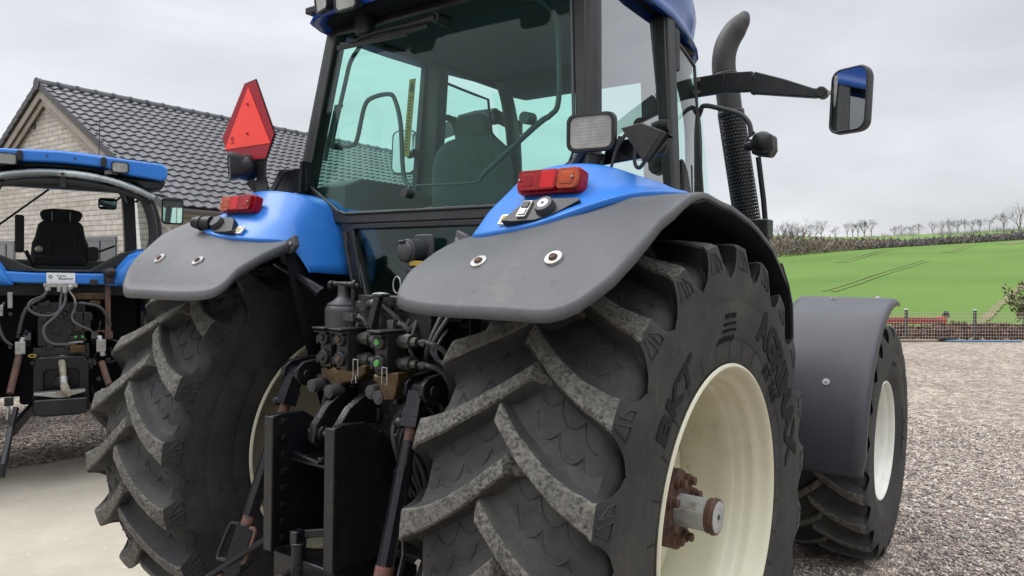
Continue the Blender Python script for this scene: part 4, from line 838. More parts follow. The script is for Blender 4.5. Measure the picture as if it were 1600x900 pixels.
# drawbar, pto
mb = MB(); mb.box((0, -.62, .645), (.40, .36, .05)); mb.box((0, -.80, .69), (.34, .05, .12)); mb.cyl((-.03, -.82, .66), (-.03, -.82, .805), .026, n=18); mb.cyl((-.03, -.82, .80), (-.03, -.82, .812), .030, n=18); mb.box((-.035, -.82, .83), (.038, .045, .045)); mb.bar((-.03, -.80, .835), (.13, -.72, .86), .02, .03)
mb.build('drawbar', 'black_metal', ht, bevel=.004)
mb = MB(); mb.lathe([(-.09, .05), (-.09, .075), (-.03, .085), (.05, .085), (.06, .07), (.06, .02)], o=(-.08, -.90, .60), axis=(0, 1, 0), n=24); mb.ball((-.14, -.93, .62), .035, 12); mb.box((.1, -.93, .635), (.12, .1, .05)); mb.build('towing_eye', 'rust', ht, bevel=.004)
rg2 = random.Random(17)
mb = MB()
for k in range(26):
    x, z = rg2.uniform(-.24, .30), rg2.uniform(.95, 1.38); y = rg2.uniform(-.56, -.48); r_ = rg2.uniform(.010, .030)
    if rg2.random() < .5: mb.cyl((x, y, z), (x, y-.04, z), r_, r_*.9, n=6 if r_ < .018 else 16)
    else: mb.box((x, y, z), (r_*2.4, .05, r_*rg2.uniform(1, 3)))
mb.box((.02, -.50, 1.22), (.46, .06, .34)); mb.cyl((.0, -.50, .98), (.0, -.66, .98), .035, n=18); mb.cyl((.0, -.50, .98), (.0, -.56, .98), .085, n=24)
mb.build('rear_casting', 'greasy', ht, bevel=.004)
mb = MB()
for k in range(7): x = rg2.uniform(.20, .30); mb.tube([(x, -.5, 1.32), (x+rg2.uniform(-.02, .05), -.60, 1.22), (x+rg2.uniform(-.02, .06), -.58, 1.08), (x, -.5, .95)], rg2.uniform(.005, .010), 6, smooth=4)
mb.tube([(.22, -.58, 1.12), (.30, -.66, 1.22), (.33, -.66, 1.30)], .004, 6); mb.tube([(.25, -.60, 1.10), (.29, -.66, 1.22)], .004, 6)
mb.build('hose', 'rubber_hose', ht)
# canister
mb = MB(); mb.lathe([(0, .005), (0, .072), (.13, .075), (.145, .072), (.15, .066), (.158, .066), (.175, .038), (.19, .024), (.21, .022), (.235, .022), (.235, .002)], o=(-.232, -.45, 1.50), axis=(0, 0, 1), n=32); mb.build('canister', 'rubber_hose', ht, sharp=40)
mb = MB(); mb.cyl((-.30, -.45, 1.74), (-.16, -.45, 1.74), .012, n=12); mb.cyl((-.165, -.45, 1.74), (-.15, -.45, 1.74), .020, n=14, m=0); mb.cyl((-.31, -.45, 1.735), (-.29, -.45, 1.735), .020, n=14); mb.cyl((-.155, -.452, 1.74), (-.146, -.452, 1.74), .008, n=10, m=1); mb.box((-.17, -.43, 1.70), (.02, .05, .06)); mb.build('canister_pin', ['greasy', 'steel'], ht)
# quick couplers
rg = random.Random(5)
def coupler(x, y, z, caps):
    e_ = empty('coupler_block', ht)
    mb = MB(); mb.box((x, y+.03, z), (.062, .10, .155)); mb.box((x, y-.0, z+.076), (.074, .12, .008)); mb.box((x, y+.0, z+.062), (.068, .11, .006))
    for dz in (-.038, .038):
        mb.cyl((x, y-.02, z+dz), (x, y-.038, z+dz), .030, .027, n=20)
        mb.box((x-.034, y-.02, z+dz-.01), (.012, .03, .03))
    mb.build('block', 'black_plastic', e_, bevel=.004)
    mb = MB()
    for dz in (-.038, .038): mb.cyl((x, y-.038, z+dz), (x, y-.045, z+dz), .0135, .011, n=16)
    mb.build('cap', caps, e_)
    mb = MB()
    for dz in (-.03, .045): mb.ball((x-.040, y-.02, z+dz-.012), .007, 8)
    for dz in (-.04, .04):
        mb.tube([(x+.035, y+.04, z+dz), (x+.06, y+.04, z+dz), (x+.062, y+.04, z+dz), (x+.095, y+.04, z+dz), (x+.097, y+.04, z+dz), (x+.12, y+.04, z+dz)], [.022, .022, .027, .027, .018, .015], 8)
    mb.build('fitting', 'fitting', e_)
    return e_
coupler(-.135, -.60, 1.497, 'greasy'); coupler(-.040, -.60, 1.497, 'rust'); coupler(.215, -.64, 1.505, 'green_cap')
mb = MB(); mb.prism([(-.165, 1.405), (-.16, 1.37), (-.12, 1.365), (-.10, 1.35), (-.05, 1.35), (-.03, 1.365), (.05, 1.385), (.085, 1.41), (.09, 1.445), (.06, 1.44), (.03, 1.415), (.0, 1.412), (-.03, 1.43), (-.07, 1.41), (-.09, 1.425), (-.12, 1.41), (-.14, 1.418), (-.165, 1.415)], -.62, -.54)
mb.prism([(.175, 1.425), (.19, 1.42), (.235, 1.42), (.255, 1.435), (.30, 1.44), (.30, 1.40), (.28, 1.34), (.22, 1.33), (.20, 1.39), (.175, 1.40)], -.66, -.57); mb.build('brass_manifold', 'brass', ht, bevel=.006)
mb = MB()
for x, z in ((-.165, 1.35), (-.065, 1.338), (.165, 1.36), (.205, 1.345)): mb.cyl((x, -.60, z), (x, -.665, z-.004), .027, .025, n=18); mb.cyl((x, -.665, z-.004), (x, -.667, z-.004), .015, n=12)
mb.build('plug', 'rubber_hose', ht, bevel=.003)
mb = MB()
for dx, dz in ((-.01, 0), (-.01, -.03), (.005, -.055)): pass
for (x, y, z) in ((.06, -.64, 1.435), (.255, -.68, 1.425)): mb.tube([(x-.012, y, z+.03), (x+.012, y, z+.03), (x+.014, y, z-.03), (x-.012, y, z-.03), (x-.012, y, z+.03)], .0028, 6)
mb.tube([(.06, -.64, 1.405), (.07, -.645, 1.38), (.045, -.645, 1.375), (.048, -.64, 1.405)], .0022, 6); mb.build('clip', 'steel', ht)
mb = MB()
for z0 in (1.54, 1.46):
    mb.tube([(.26, -.60, z0), (.31, -.60, z0)], .022, 14); mb.tube([(.31, -.60, z0), (.335, -.59, z0+.004), (.37, -.58, z0+.002), (.40, -.56, z0-.01), (.425, -.54, z0-.035)], .010, 10, smooth=3); mb.tube([(.345, -.59, z0+.003), (.36, -.585, z0)], .015, 6); mb.tube([(.42, -.545, z0-.03), (.43, -.535, z0-.045)], .013, 8)
mb.build('pipe_fittings', 'fitting', ht)
mb = MB()
for z0 in (1.495, 1.415): mb.tube([(.428, -.54, z0), (.45, -.47, z0-.1), (.43, -.37, z0-.2)], .012, 8, smooth=3)
for k in range(22):
    x = rg.uniform(-.25, .35); mb.tube([(x, -.44, 1.56+rg.uniform(-.03, .08)), (x+rg.uniform(-.06, .06), -.50, 1.50), (x+rg.uniform(-.1, .1), -.46, 1.40), (x+rg.uniform(-.1, .1), -.42, 1.25)], rg.uniform(.005, .012), 8, smooth=4)
mb.tube([(-.02, -.40, 1.62), (.05, -.50, 1.66), (.13, -.48, 1.60), (.16, -.42, 1.5)], .011, 8, smooth=4); mb.build('hydraulic_hose', 'rubber_hose', ht)
# spool valves behind
mb = MB(); mb.box((.02, -.40, 1.60), (.30, .12, .20)); mb.box((.20, -.42, 1.60), (.14, .08, .16))
for k in range(4): mb.cyl((.15+.04*k, -.46, 1.525), (.15+.04*k, -.50, 1.525), .016, n=10)
for k in range(5): mb.cyl((-.10+.055*k, -.46, 1.66), (-.10+.055*k, -.49, 1.66), .017, n=10)
mb.build('spool_valve', 'greasy', ht, bevel=.005)
mb = MB(); mb.bar((.055, -.56, 1.58), (.095, -.56, 1.70), .028, .03); mb.box((.10, -.55, 1.705), (.045, .05, .012)); mb.build('lever', 'black_plastic', ht, bevel=.004)
def banjo(x, y, z):
    b = MB(); b.box((x, y, z), (.030, .035, .030)); b.tube([(x+.015, y+.01, z), (x+.04, y+.015, z-.005), (x+.055, y+.02, z-.03)], [.013, .011, .013], 8, smooth=3); b.tube([(x+.01, y, z+.012), (x+.018, y, z+.035), (x+.03, y+.01, z+.01)], .003, 6); b.build('fitting', 'fitting', ht, bevel=.003)
banjo(-.055, -.55, 1.615); banjo(-.105, -.53, 1.615); banjo(.165, -.55, 1.60)
mb = MB(); mb.tube([(.0, -.52, 1.665), (.035, -.53, 1.672), (.06, -.53, 1.655), (.065, -.52, 1.60), (.06, -.50, 1.57)], .017, 12, smooth=4); mb.cyl((-.03, -.53, 1.66), (-.012, -.545, 1.66), .018, n=16); mb.build('bent_pipe', 'fitting', ht)
mb = MB(); mb.ball((.045, -.50, 1.705), (.05, .02, .010), 12); mb.tube([(.13+.02*math.cos(R(a)), -.50, 1.745+.032*math.sin(R(a))) for a in range(0, 361, 24)], .003, 6); mb.build('ring_clip', 'steel', ht)
# trailer socket on the rear panel
mb = MB(); mb.prism(rrect(.11, .11, .02, cx=.075, cz=1.895), -.30, -.285); mb.cyl((.055, -.295, 1.885), (.05, -.37, 1.88), .048, n=22); mb.ball((.045, -.37, 1.878), (.045, .02, .045), 14); mb.bar((.02, -.385, 1.915), (.055, -.385, 1.92), .014, .010); mb.cyl((.05, -.33, 1.80), (.05, -.33, 1.845), .02, n=12); mb.build('trailer_socket', 'rubber_hose', tractor, bevel=.004)
mb = MB(); mb.box((.085, -.31, 1.79), (.10, .05, .085)); mb.box((.07, -.35, 1.79), (.05, .04, .05)); mb.build('small_socket', 'black_plastic', tractor, bevel=.012)
mb = MB(); mb.bar((.06, -.36, 1.832), (.125, -.35, 1.828), .012, .022); mb.build('socket_tag', 'yellow', tractor, bevel=.003)

# ================================================================ second tractor, seen from behind on the left
t2 = thing('tractor', 'smaller blue tractor parked in front of the brick house, seen straight from behind', 'tractor', (-5.1223, .4975, 0), R(67.42))
def T(name, m, fn, parent=None, **k):
    mb = MB(); fn(mb); return mb.build(name, m, parent or t2, **k)
# wheels, simpler but with lugs
w2 = empty('wheel', t2, (.93, 0, .88))
P2_ = [(x*.86, r*.94) for x, r in REAR_PROF]; T2_ = [(a*.86, b*.94, c*.86, d*.94, h_*.9, k) for a, b, c, d, h_, k in REAR_TOP]
make_tyre(P2_, T2_, .9, 21, 14, .5, markings=False, zflat=-.872, seed=9).build('tyre', ['rubber', 'worn', 'rubber_mark'], w2, sharp=32)
make_rim(MB(), [(x*.86, r*.94) for x, r in RIM], -.05, .43, .18).build('rim', ['white_rim'], w2, sharp=40)
w2b = dup(w2, t2); w2b.location = (-.93, 0, .88); w2b.scale = (-1, 1, 1)
w3 = empty('wheel', t2, (.90, 2.55, .66)); s_ = .87
make_tyre([(x*.85, r*s_) for x, r in FP], [(a*.85, b*s_, c*.85, d*s_, h_, k) for a, b, c, d, h_, k in FT], .65, 20, 15, .5, markings=False, zflat=-.655, seed=4).build('tyre', ['rubber', 'worn', 'rubber_mark'], w3, sharp=32)
make_rim(MB(), [(x*.85, r*s_) for x, r in FR], .0, .325*s_, .13).build('rim', ['white_rim'], w3, sharp=40)
w3b = dup(w3, t2); w3b.location = (-.90, 2.55, .66); w3b.scale = (-1, 1, 1)
# roof: blue rear beam, shell, lights
rf2 = empty('roof', t2)
beam = [(-.80, 2.60), (-.80, 2.70), (-.76, 2.735), (0, 2.765), (.76, 2.725), (.80, 2.69), (.80, 2.60), (.76, 2.575), (.5, 2.60), (.3, 2.655), (0, 2.665), (-.3, 2.655), (-.5, 2.60), (-.76, 2.575)]
T('roof_beam', 'blue', lambda m: m.prism(beam, -.60, -.42), rf2, bevel=.018, bseg=3)
T('roof_shell', 'blue', lambda m: m.grid([[(x, y, z+.06-.10*(x/.8)**2) for x, z in [(a, 2.72) for a in np.linspace(-.80, .80, 13)]] for y in (-.5, -.2, .4, 1.0, 1.3)]), rf2, sharp=180, solid=.05)
T('roof_underside', 'black_plastic', lambda m: (m.prism([(-.76, 2.50), (-.80, 2.585), (.80, 2.585), (.76, 2.50), (.62, 2.49), (.55, 2.55), (-.55, 2.55), (-.62, 2.49)], -.56, -.30), m.box((0, .4, 2.62), (1.45, 1.5, .05))), rf2, bevel=.02)
for x in (-.405, .405): work_light('roof_light', rf2, (x+.02, -.615, 2.665), (.0, -1, -.05), .135, .095, .07)
for x in (-.30, .30): T('rubber_stop', 'black_plastic', lambda m: m.prism(rrect(.045, .085, .02, cx=x, cz=2.70), -.63, -.59), rf2, bevel=.006)
T('screw', 'ink', lambda m: (m.cyl((-.11, -.602, 2.715), (-.11, -.606, 2.715), .008, n=8), m.cyl((.09, -.602, 2.71), (.09, -.606, 2.71), .008, n=8)), rf2)
# rear hatch: curved top glass standing open, edge with a pale sky reflection painted on
def arch(y, z0, n=17, w=.70, drop=.17): return [(x, y, z0-drop*(abs(x)/w)**2.2) for x in np.linspace(-w, w, n)]
hr = empty('rear_hatch', t2)
T('hatch_glass', 'dark_glass', lambda m: m.grid([arch(-.42, 2.655, w=.62, drop=.13), arch(-.55, 2.63, w=.66, drop=.14), arch(-.66, 2.595, w=.70, drop=.16)]), hr, sharp=180, solid=.008)
M['pale'] = mat('painted_sky_reflection', (.10, .12, .125), .12, noise=(2, (.34, .38, .38), .45, .6), coat=.6)  # sky reflection on the glass edge, painted as pale patches
T('hatch_edge', 'pale', lambda m: m.grid([arch(-.67, 2.60, w=.70, drop=.165), arch(-.69, 2.575, w=.69, drop=.16), arch(-.685, 2.545, w=.68, drop=.155)]), hr, sharp=180, solid=.006)
T('hatch_frame', 'black_plastic', lambda m: (m.grid([arch(-.665, 2.535, w=.68, drop=.155), arch(-.66, 2.475, w=.66, drop=.12)]), m.cyl((-.45, -.62, 2.47), (.45, -.62, 2.47), .022, n=10), m.box((0, -.66, 2.50), (.045, .04, .09)), m.bar((-.44, -.5, 2.46), (-.50, -.1, 2.40), .03, .03), m.bar((.44, -.5, 2.46), (.50, -.1, 2.40), .03, .03)), hr, sharp=40, solid=.01)
T('hinge', 'steel', lambda m: (m.box((.36, -.52, 2.625), (.10, .04, .035)), m.tube([(-.45, -.55, 2.655), (-.3, -.55, 2.668), (-.1, -.56, 2.672), (.02, -.57, 2.668)], .006, 6)), hr, bevel=.01)
T('hatch_knob', 'ink', lambda m: m.cyl((0, -.69, 2.565), (0, -.70, 2.565), .014, n=12), hr)
# cab posts and frame
for s in (1, -1):
    T('cab_post', 'black_plastic', lambda m: (m.tube([(s*.60, -.42, 2.50), (s*.68, -.40, 2.30), (s*.71, -.40, 2.08), (s*.66, -.42, 1.93), (s*.50, -.45, 1.84), (s*.30, -.46, 1.79)], .040, 8, smooth=4), m.tube([(s*.66, -.35, 2.50), (s*.745, -.33, 2.25), (s*.76, -.33, 2.0), (s*.74, -.33, 1.8)], .030, 8, smooth=4)))
    T('pillar', 'black_plastic', lambda m: (m.bar((s*.535, .15, 2.50), (s*.575, .15, 1.7), .20, .10), m.bar((s*.60, 1.05, 2.6), (s*.62, 1.15, 1.6), .06, .06), m.tube([(s*.76, .25, 2.50), (s*.80, .25, 1.8)], .022, 8)))
    T('side_pane', 'clear_glass', lambda m: m.grid([[(s*.75, -.30, 1.8), (s*.70, -.30, 2.5)], [(s*.78, .3, 1.8), (s*.73, .3, 2.5)], [(s*.70, 1.1, 1.8), (s*.66, 1.05, 2.55)]]))
    T('fender', 'blue', lambda m: m.grid([[(s*(.34+.63*k/8), -.62+.30*t, 1.66+(.27*math.sin(min(1, k/3)*math.pi/2))-(0 if k < 7 else .05*(k-6))+.04*math.sin(t*3)) for k in range(9)] for t in (0, .25, .5, .75, 1, 2.5)]+[]), sharp=180, solid=.02)
    T('fender_back', 'blue', lambda m: m.grid([[(s*(.34+.63*k/8), -.62-.03*math.sin((1-j/4)*3.1), 1.64+((1.66+.27*math.sin(min(1, k/3)*math.pi/2)-(0 if k < 7 else .05*(k-6)))-1.64)*(1-j/4)) for k in range(9)] for j in range(5)]), sharp=180, solid=.01)
    T('tail_light', 'amber_lens', lambda m: m.box((s*.60, -.665, 1.86), (.06, .03, .05)), bevel=.006)
    # wing mirror
    e_ = empty('wing_mirror', t2)
    T('mirror_housing', 'black_plastic', lambda m: m.prism(rrect(.215, .285, .04, cx=s*1.005, cz=2.415), .78, .83), e_, bevel=.01)
    T('mirror_face', 'mirror', lambda m: m.prism(rrect(.185, .235, .03, cx=s*1.005, cz=2.405), .774, .779), e_)
    T('mirror_arm', 'rubber_hose', lambda m: m.tube([(s*.66, .95, 2.5), (s*.80, .88, 2.58), (s*.95, .84, 2.57), (s*1.0, .82, 2.5)], .012, 8, smooth=3), e_)
T('rear_shelf', 'blue', lambda m: (m.prism([(-.45, 1.665), (-.45, 1.76), (-.20, 1.745), (.30, 1.745), (.45, 1.76), (.45, 1.655), (.30, 1.65), (-.25, 1.66)], -.625, -.5)), bevel=.015, bseg=3)
T('window_sill', 'black_plastic', lambda m: (m.prism([(-.50, 1.90), (-.46, 1.90), (-.18, 1.775), (.20, 1.775), (.44, 1.93), (.62, 1.97), (.50, 1.85), (.32, 1.75), (-.36, 1.75), (-.52, 1.84)], -.56, -.40)), bevel=.01)
T('cab_floor', 'cab_trim', lambda m: (m.box((0, .3, 1.60), (1.5, 1.4, .1)), m.box((0, 1.3, 1.75), (.9, .1, .25)), m.box((.40, .3, 1.72), (.2, .7, .15)), m.box((-.45, .3, 1.70), (.15, .7, .12))), bevel=.02)
# seat, headrest, monitor
e_ = empty('seat', t2)
T('backrest', 'fabric', lambda m: m.prism([(-.26, 1.86), (-.25, 2.02), (-.225, 2.08), (-.20, 2.20), (-.16, 2.245), (0, 2.25), (.14, 2.245), (.175, 2.20), (.195, 2.08), (.22, 2.02), (.235, 1.86), (.2, 1.84), (-.23, 1.84)], .52, .66), e_, bevel=.03, bseg=3)
T('cushion', 'fabric', lambda m: m.prism(rrect(.46, .10, .04, cx=-.015, cz=1.86), .50, .95), e_, bevel=.02)
T('headrest', 'fabric', lambda m: m.prism([(-.19, 2.31), (-.165, 2.345), (-.08, 2.36), (.08, 2.36), (.15, 2.345), (.175, 2.31), (.15, 2.25), (.13, 2.24), (-.14, 2.24), (-.17, 2.25)], .55, .64), e_, bevel=.02, bseg=3)
T('headrest_bars', 'steel', lambda m: (m.cyl((-.085, .53, 2.24), (-.085, .53, 2.33), .006, n=8), m.cyl((.065, .53, 2.24), (.065, .53, 2.33), .006, n=8)), e_)
T('adjusting_knob', 'cream', lambda m: m.ball((-.19, .51, 1.965), (.034, .02, .03), 14), e_)
T('armrest', 'black_plastic', lambda m: (m.prism(rrect(.10, .14, .03, cx=.26, cz=1.93), .5, .8), m.bar((.30, .6, 1.95), (.46, .62, 2.02), .02, .02)), e_, bevel=.01)
T('stitching', 'cab_trim', lambda m: m.tube([(-.11, .515, 1.92), (-.105, .512, 2.08), (0, .51, 2.10), (.09, .512, 2.08), (.10, .515, 1.92)], .004, 6, smooth=3), e_)
T('monitor', 'black_plastic', lambda m: (m.prism(rrect(.075, .36, .02, cx=-.35, cz=2.11), .62, .66), m.bar((-.30, .66, 1.95), (-.2, .8, 1.7), .03, .03)), bevel=.005)
T('interior_mirror', 'black_plastic', lambda m: (m.prism(rrect(.165, .115, .03, cx=.385, cz=2.435), .56, .60), m.bar((.45, .6, 2.46), (.52, .6, 2.53), .02, .02)), bevel=.01)
T('interior_mirror_face', 'mirror', lambda m: m.prism(rrect(.14, .09, .025, cx=.385, cz=2.432), .553, .559))
T('wiper', 'ink', lambda m: m.bar((-.12, 1.2, 2.60), (-.56, 1.2, 2.20), .015, .02))
T('work_lamp', 'black_plastic', lambda m: (m.ball((-.50, -.62, 2.40), (.07, .06, .06), 14), m.prism(rrect(.13, .10, .03, cx=-.47, cz=2.50), -.66, -.60)), bevel=.01)
T('antenna', 'ink', lambda m: m.tube([(.27, -.35, 2.72), (.28, -.35, 3.12)], .004, 5))
# chassis, axle, bonnet
T('chassis', 'black_inner', lambda m: (m.box((0, .15, 1.10), (.62, .8, 1.0)), m.cyl((-.62, 0, .88), (.62, 0, .88), .20, n=20), m.box((0, -.2, 1.40), (1.2, .25, .50)), m.box((.45, -.1, 1.05), (.35, .3, .7)), m.box((-.45, -.1, 1.05), (.35, .3, .75)), m.box((0, 1.6, .95), (.45, 2.4, .5)), m.cyl((-.85, 2.55, .66), (.85, 2.55, .66), .10, n=14), m.box((.5, .9, .9), (.4, .8, .5)), m.box((-.5, .9, .9), (.4, .8, .5))), bevel=.03)
T('bonnet', 'blue', lambda m: m.prism([(-.38, 1.1), (-.38, 1.6), (-.30, 1.70), (.30, 1.70), (.38, 1.6), (.38, 1.1)], 1.35, 3.7), bevel=.05, bseg=3)
h2 = empty('hitch', t2)
T('sticker', 'white', lambda m: m.prism(rrect(.205, .085, .004, cx=-.008, cz=1.705), -.640, -.626), h2)
def st_(m):
    for body, size, x, z in (('Deres', .026, -.005, 1.724), ('Maskiner', .030, .028, 1.700)):
        vs, fs = text_geo(body, size, .0004, .0004); m.add([(a+x, -.6412-c, b+z) for a, b, c in vs], fs)
    m.ring([(-.082+.016*math.cos(R(a)), 1.715+.016*math.sin(R(a))) for a in range(0, 360, 20)], [(-.082+.007*math.cos(R(a)), 1.715+.007*math.sin(R(a))) for a in range(0, 360, 20)], -.6416, -.640)
M['grey_ink'] = mat('grey_ink', (.16, .18, .20), .6)
T('sticker_print', 'grey_ink', st_, h2)
T('coupler_bar', 'steel', lambda m: (m.box((-.01, -.67, 1.645), (.24, .05, .032)), m.cyl((-.10, -.69, 1.64), (-.10, -.69, 1.60), .022, n=12), m.cyl((-.02, -.69, 1.64), (-.02, -.69, 1.59), .018, n=12), m.cyl((.02, -.69, 1.64), (.02, -.69, 1.58), .022, n=12), m.ball((.06, -.69, 1.63), .025, 10)), h2, bevel=.003)
M['hose_light'] = mat('dusty_grey_hose', (.050, .053, .057), .55, noise=(20, (.03, .032, .034), .4, .7))
T('hydraulic_hose', 'hose_light', lambda m: (m.tube([(-.10, -.69, 1.61), (-.13, -.72, 1.56), (-.21, -.78, 1.52), (-.23, -.80, 1.46), (-.17, -.80, 1.41), (-.08, -.78, 1.40), (-.02, -.74, 1.44), (-.01, -.71, 1.52), (.0, -.70, 1.60)], .011, 8, smooth=4), m.tube([(.02, -.69, 1.60), (.02, -.72, 1.50), (-.04, -.78, 1.40), (-.12, -.82, 1.31), (-.11, -.84, 1.22), (-.04, -.84, 1.17), (.10, -.82, 1.17)], .012, 8, smooth=4), m.tube([(.05, -.68, 1.60), (.10, -.72, 1.50), (.07, -.76, 1.38), (.12, -.80, 1.32), (.20, -.82, 1.28), (.24, -.80, 1.22)], .009, 8, smooth=4)), h2)
T('small_pipe', 'steel', lambda m: (m.tube([(.04, -.70, 1.62), (.09, -.72, 1.54), (.095, -.72, 1.42)], .004, 6), m.tube([(.05, -.82, 1.175), (.13, -.82, 1.185), (.15, -.82, 1.18)], .007, 6), m.tube([(-.16, -.66, 1.0), (-.165, -.66, .80)], .006, 6), m.tube([(.17, -.66, 1.05), (.175, -.66, .76)], .006, 6)), h2)
T('dark_hose', 'rubber_hose', lambda m: (m.tube([(-.40, -.60, 1.50), (-.44, -.66, 1.38), (-.40, -.70, 1.22), (-.34, -.70, 1.16)], .012, 8, smooth=4), m.tube([(.12, -.7, 1.5), (.28, -.7, 1.46), (.36, -.66, 1.3)], .012, 8, smooth=4), m.tube([(.30, -.6, 1.18), (.42, -.66, 1.16), (.44, -.66, 1.05), (.36, -.62, .98)], .007, 6, smooth=4), m.tube([(-.12, -.62, 1.55), (-.25, -.66, 1.45), (-.30, -.66, 1.25)], .014, 8, smooth=4)), h2)
def blk(m):
    g = random.Random(3)
    m.box((0, -.55, 1.32), (.34, .18, .36)); m.box((.12, -.62, 1.34), (.06, .12, .16)); m.box((.185, -.62, 1.34), (.05, .12, .16))
    for k in range(16):
        x, z = g.uniform(-.19, .20), g.uniform(1.14, 1.50); m.cyl((x, -.60, z), (x, -.67, z), g.uniform(.012, .030), n=10)
    for k in range(8):
        x, z = g.uniform(-.2, .2), g.uniform(1.12, 1.5); m.box((x, -.65, z), (g.uniform(.02, .06), .06, g.uniform(.02, .06)))
T('valve_block', 'greasy', blk, h2, bevel=.004)
T('brass_manifold', 'brass', lambda m: (m.box((.115, -.69, 1.115), (.11, .08, .06)), m.box((.20, -.6, 1.55), (.24, .02, .055)), m.box((.24, -.62, 1.49), (.08, .05, .05))), h2, bevel=.006)
T('cap', 'green_cap', lambda m: (m.cyl((.10, -.685, 1.215), (.10, -.69, 1.215), .012, n=10), m.cyl((.15, -.685, 1.215), (.15, -.69, 1.215), .012, n=10)), h2)
T('approval_plate', 'steel', lambda m: (m.box((-.36, -.62, 1.52), (.035, .01, .13)), m.box((-.42, -.64, 1.44), (.03, .04, .09))), h2, bevel=.004)
T('yellow_ring', 'yellow', lambda m: m.ring([(-.205+.030*math.cos(R(a)), 1.07+.015*math.sin(R(a))) for a in range(0, 360, 24)], [(-.205+.018*math.cos(R(a)), 1.07+.008*math.sin(R(a))) for a in range(0, 360, 24)], -.70, -.69), h2)
T('pto_frame', 'black_metal', lambda m: (m.ring(mir([(0, 1.06), (.155, 1.06), (.20, 1.01), (.20, .60), (0, .60)]), mir([(0, .95), (.10, .95), (.125, .92), (.125, .72), (0, .72)]), -.72, -.58), m.box((-.005, -.76, .665), (.38, .22, .13)), m.box((0, -.60, .8), (.30, .06, .5))), h2, bevel=.012)
T('drawbar_plate', 'steel', lambda m: m.prism([(-.19, .78), (.17, .79), (.17, .775), (.02, .735), (-.03, .735), (-.19, .765)], -.84, -.74), h2, bevel=.002)
M['dusty_cream'] = mat('dusty_worn_casting', (.26, .235, .17), .6, noise=(20, (.14, .12, .09), .45, .65), bump=(60, .4))
T('top_link', 'dusty_cream', lambda m: (m.cyl((-.02, -.68, 1.03), (.03, -.68, 1.03), .035, n=12), m.tube([(.0, -.70, 1.02), (.01, -.76, .93), (.015, -.80, .87)], [.030, .026, .022], 8), m.tube([(.015, -.80, .88), (.02, -.82, .83), (.035, -.84, .78), (.065, -.85, .745)], [.022, .030, .036, .02], 8, smooth=3), m.box((.04, -.845, .80), (.035, .03, .05))), h2, bevel=.006, sharp=50)
T('cylinder', 'steel', lambda m: (m.tube([(.012, -.79, .90), (.015, -.81, .85)], .029, 12)), h2)
for s in (-1, 1):
    zt = 1.18
    T('lift_rod', ['rust', 'steel', 'black_metal'], lambda m: (m.tube([(s*.29, -.72, 1.10), (s*.345, -.90, .80)] if s < 0 else [(.29, -.72, 1.0), (.34, -.86, .82)], .026, 10, m=0), m.box((s*.285, -.72, 1.14), (.07, .07, .10), m=1), m.tube([(s*.27, -.70, 1.22), (s*.30, -.74, 1.05)], .022, 8, m=1), m.box((s*.35, -.92, .74), (.06, .06, .06), m=2), m.tube([(s*.35, -.92, .74), (s*.36, -.95, .60)], .012, 8, m=1)), h2, bevel=.004, sharp=50)
    T('lift_arm', 'black_metal', lambda m: m.prism([(-.3, 1.25), (-.66, 1.26), (-.72, 1.20), (-.66, 1.14), (-.3, 1.12)], s*.24-.03, s*.24+.03, 'YZ'), h2, bevel=.008)
    T('lower_link', 'black_metal', lambda m: (m.bar((s*.20, -.45, .62), (s*.33, -1.0, .52), .035, .09), m.bar((s*.33, -1.0, .55), (s*.37, -1.2, .30), .035, .06), m.tube([(s*.37, -1.19, .32), (s*.385, -1.21, .22)], .028, 10), m.bar((s*.30, -.95, .70), (s*.345, -1.05, .45), .03, .04)), h2, bevel=.006)
def clut(m):
    g = random.Random(12)
    for k in range(34):
        x = g.choice((-1, 1))*g.uniform(.12, .36); z = g.uniform(.72, 1.5); y = -g.uniform(.62, .72); q = g.uniform(.008, .022)
        if g.random() < .45: m.cyl((x, y, z), (x, y-.03, z), q, n=8)
        elif g.random() < .5: m.box((x, y, z), (q*2, .03, q*g.uniform(1, 5)))
        else: m.tube([(x, y, z), (x+g.uniform(-.05, .05), y-.02, z-g.uniform(.05, .2))], q*.4, 6)
    m.box((0, -.62, 1.08), (.40, .1, .10)); m.cyl((0, -.62, .85), (0, -.70, .85), .05, n=18)
T('linkage_castings', 'greasy', clut, h2, bevel=.002)
T('pto_lever', 'rust', lambda m: (m.bar((.335, -.60, 1.66), (.34, -.66, 1.25), .04, .03), m.box((.345, -.66, 1.22), (.06, .04, .06)), m.tube([(.33, -.66, 1.25), (.26, -.68, 1.26), (.25, -.68, 1.22)], .008, 6)), h2, bevel=.006)
T('socket', 'black_plastic', lambda m: (m.ball((.345, -.68, 1.76), (.055, .05, .045), 14), m.cyl((.345, -.66, 1.72), (.345, -.66, 1.66), .04, n=14), m.box((.23, -.65, 1.67), (.055, .04, .05))), h2, bevel=.004)
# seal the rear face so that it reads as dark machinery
T('rear_axle_cover', 'black_inner', lambda m: (m.box((.0, -.12, 1.45), (1.25, .1, .45)), m.box((-.46, -.15, 1.28), (.10, .06, .10)), m.box((.42, -.2, 1.1), (.3, .1, .75)), m.box((-.45, -.2, 1.1), (.3, .1, .8))), bevel=.01)

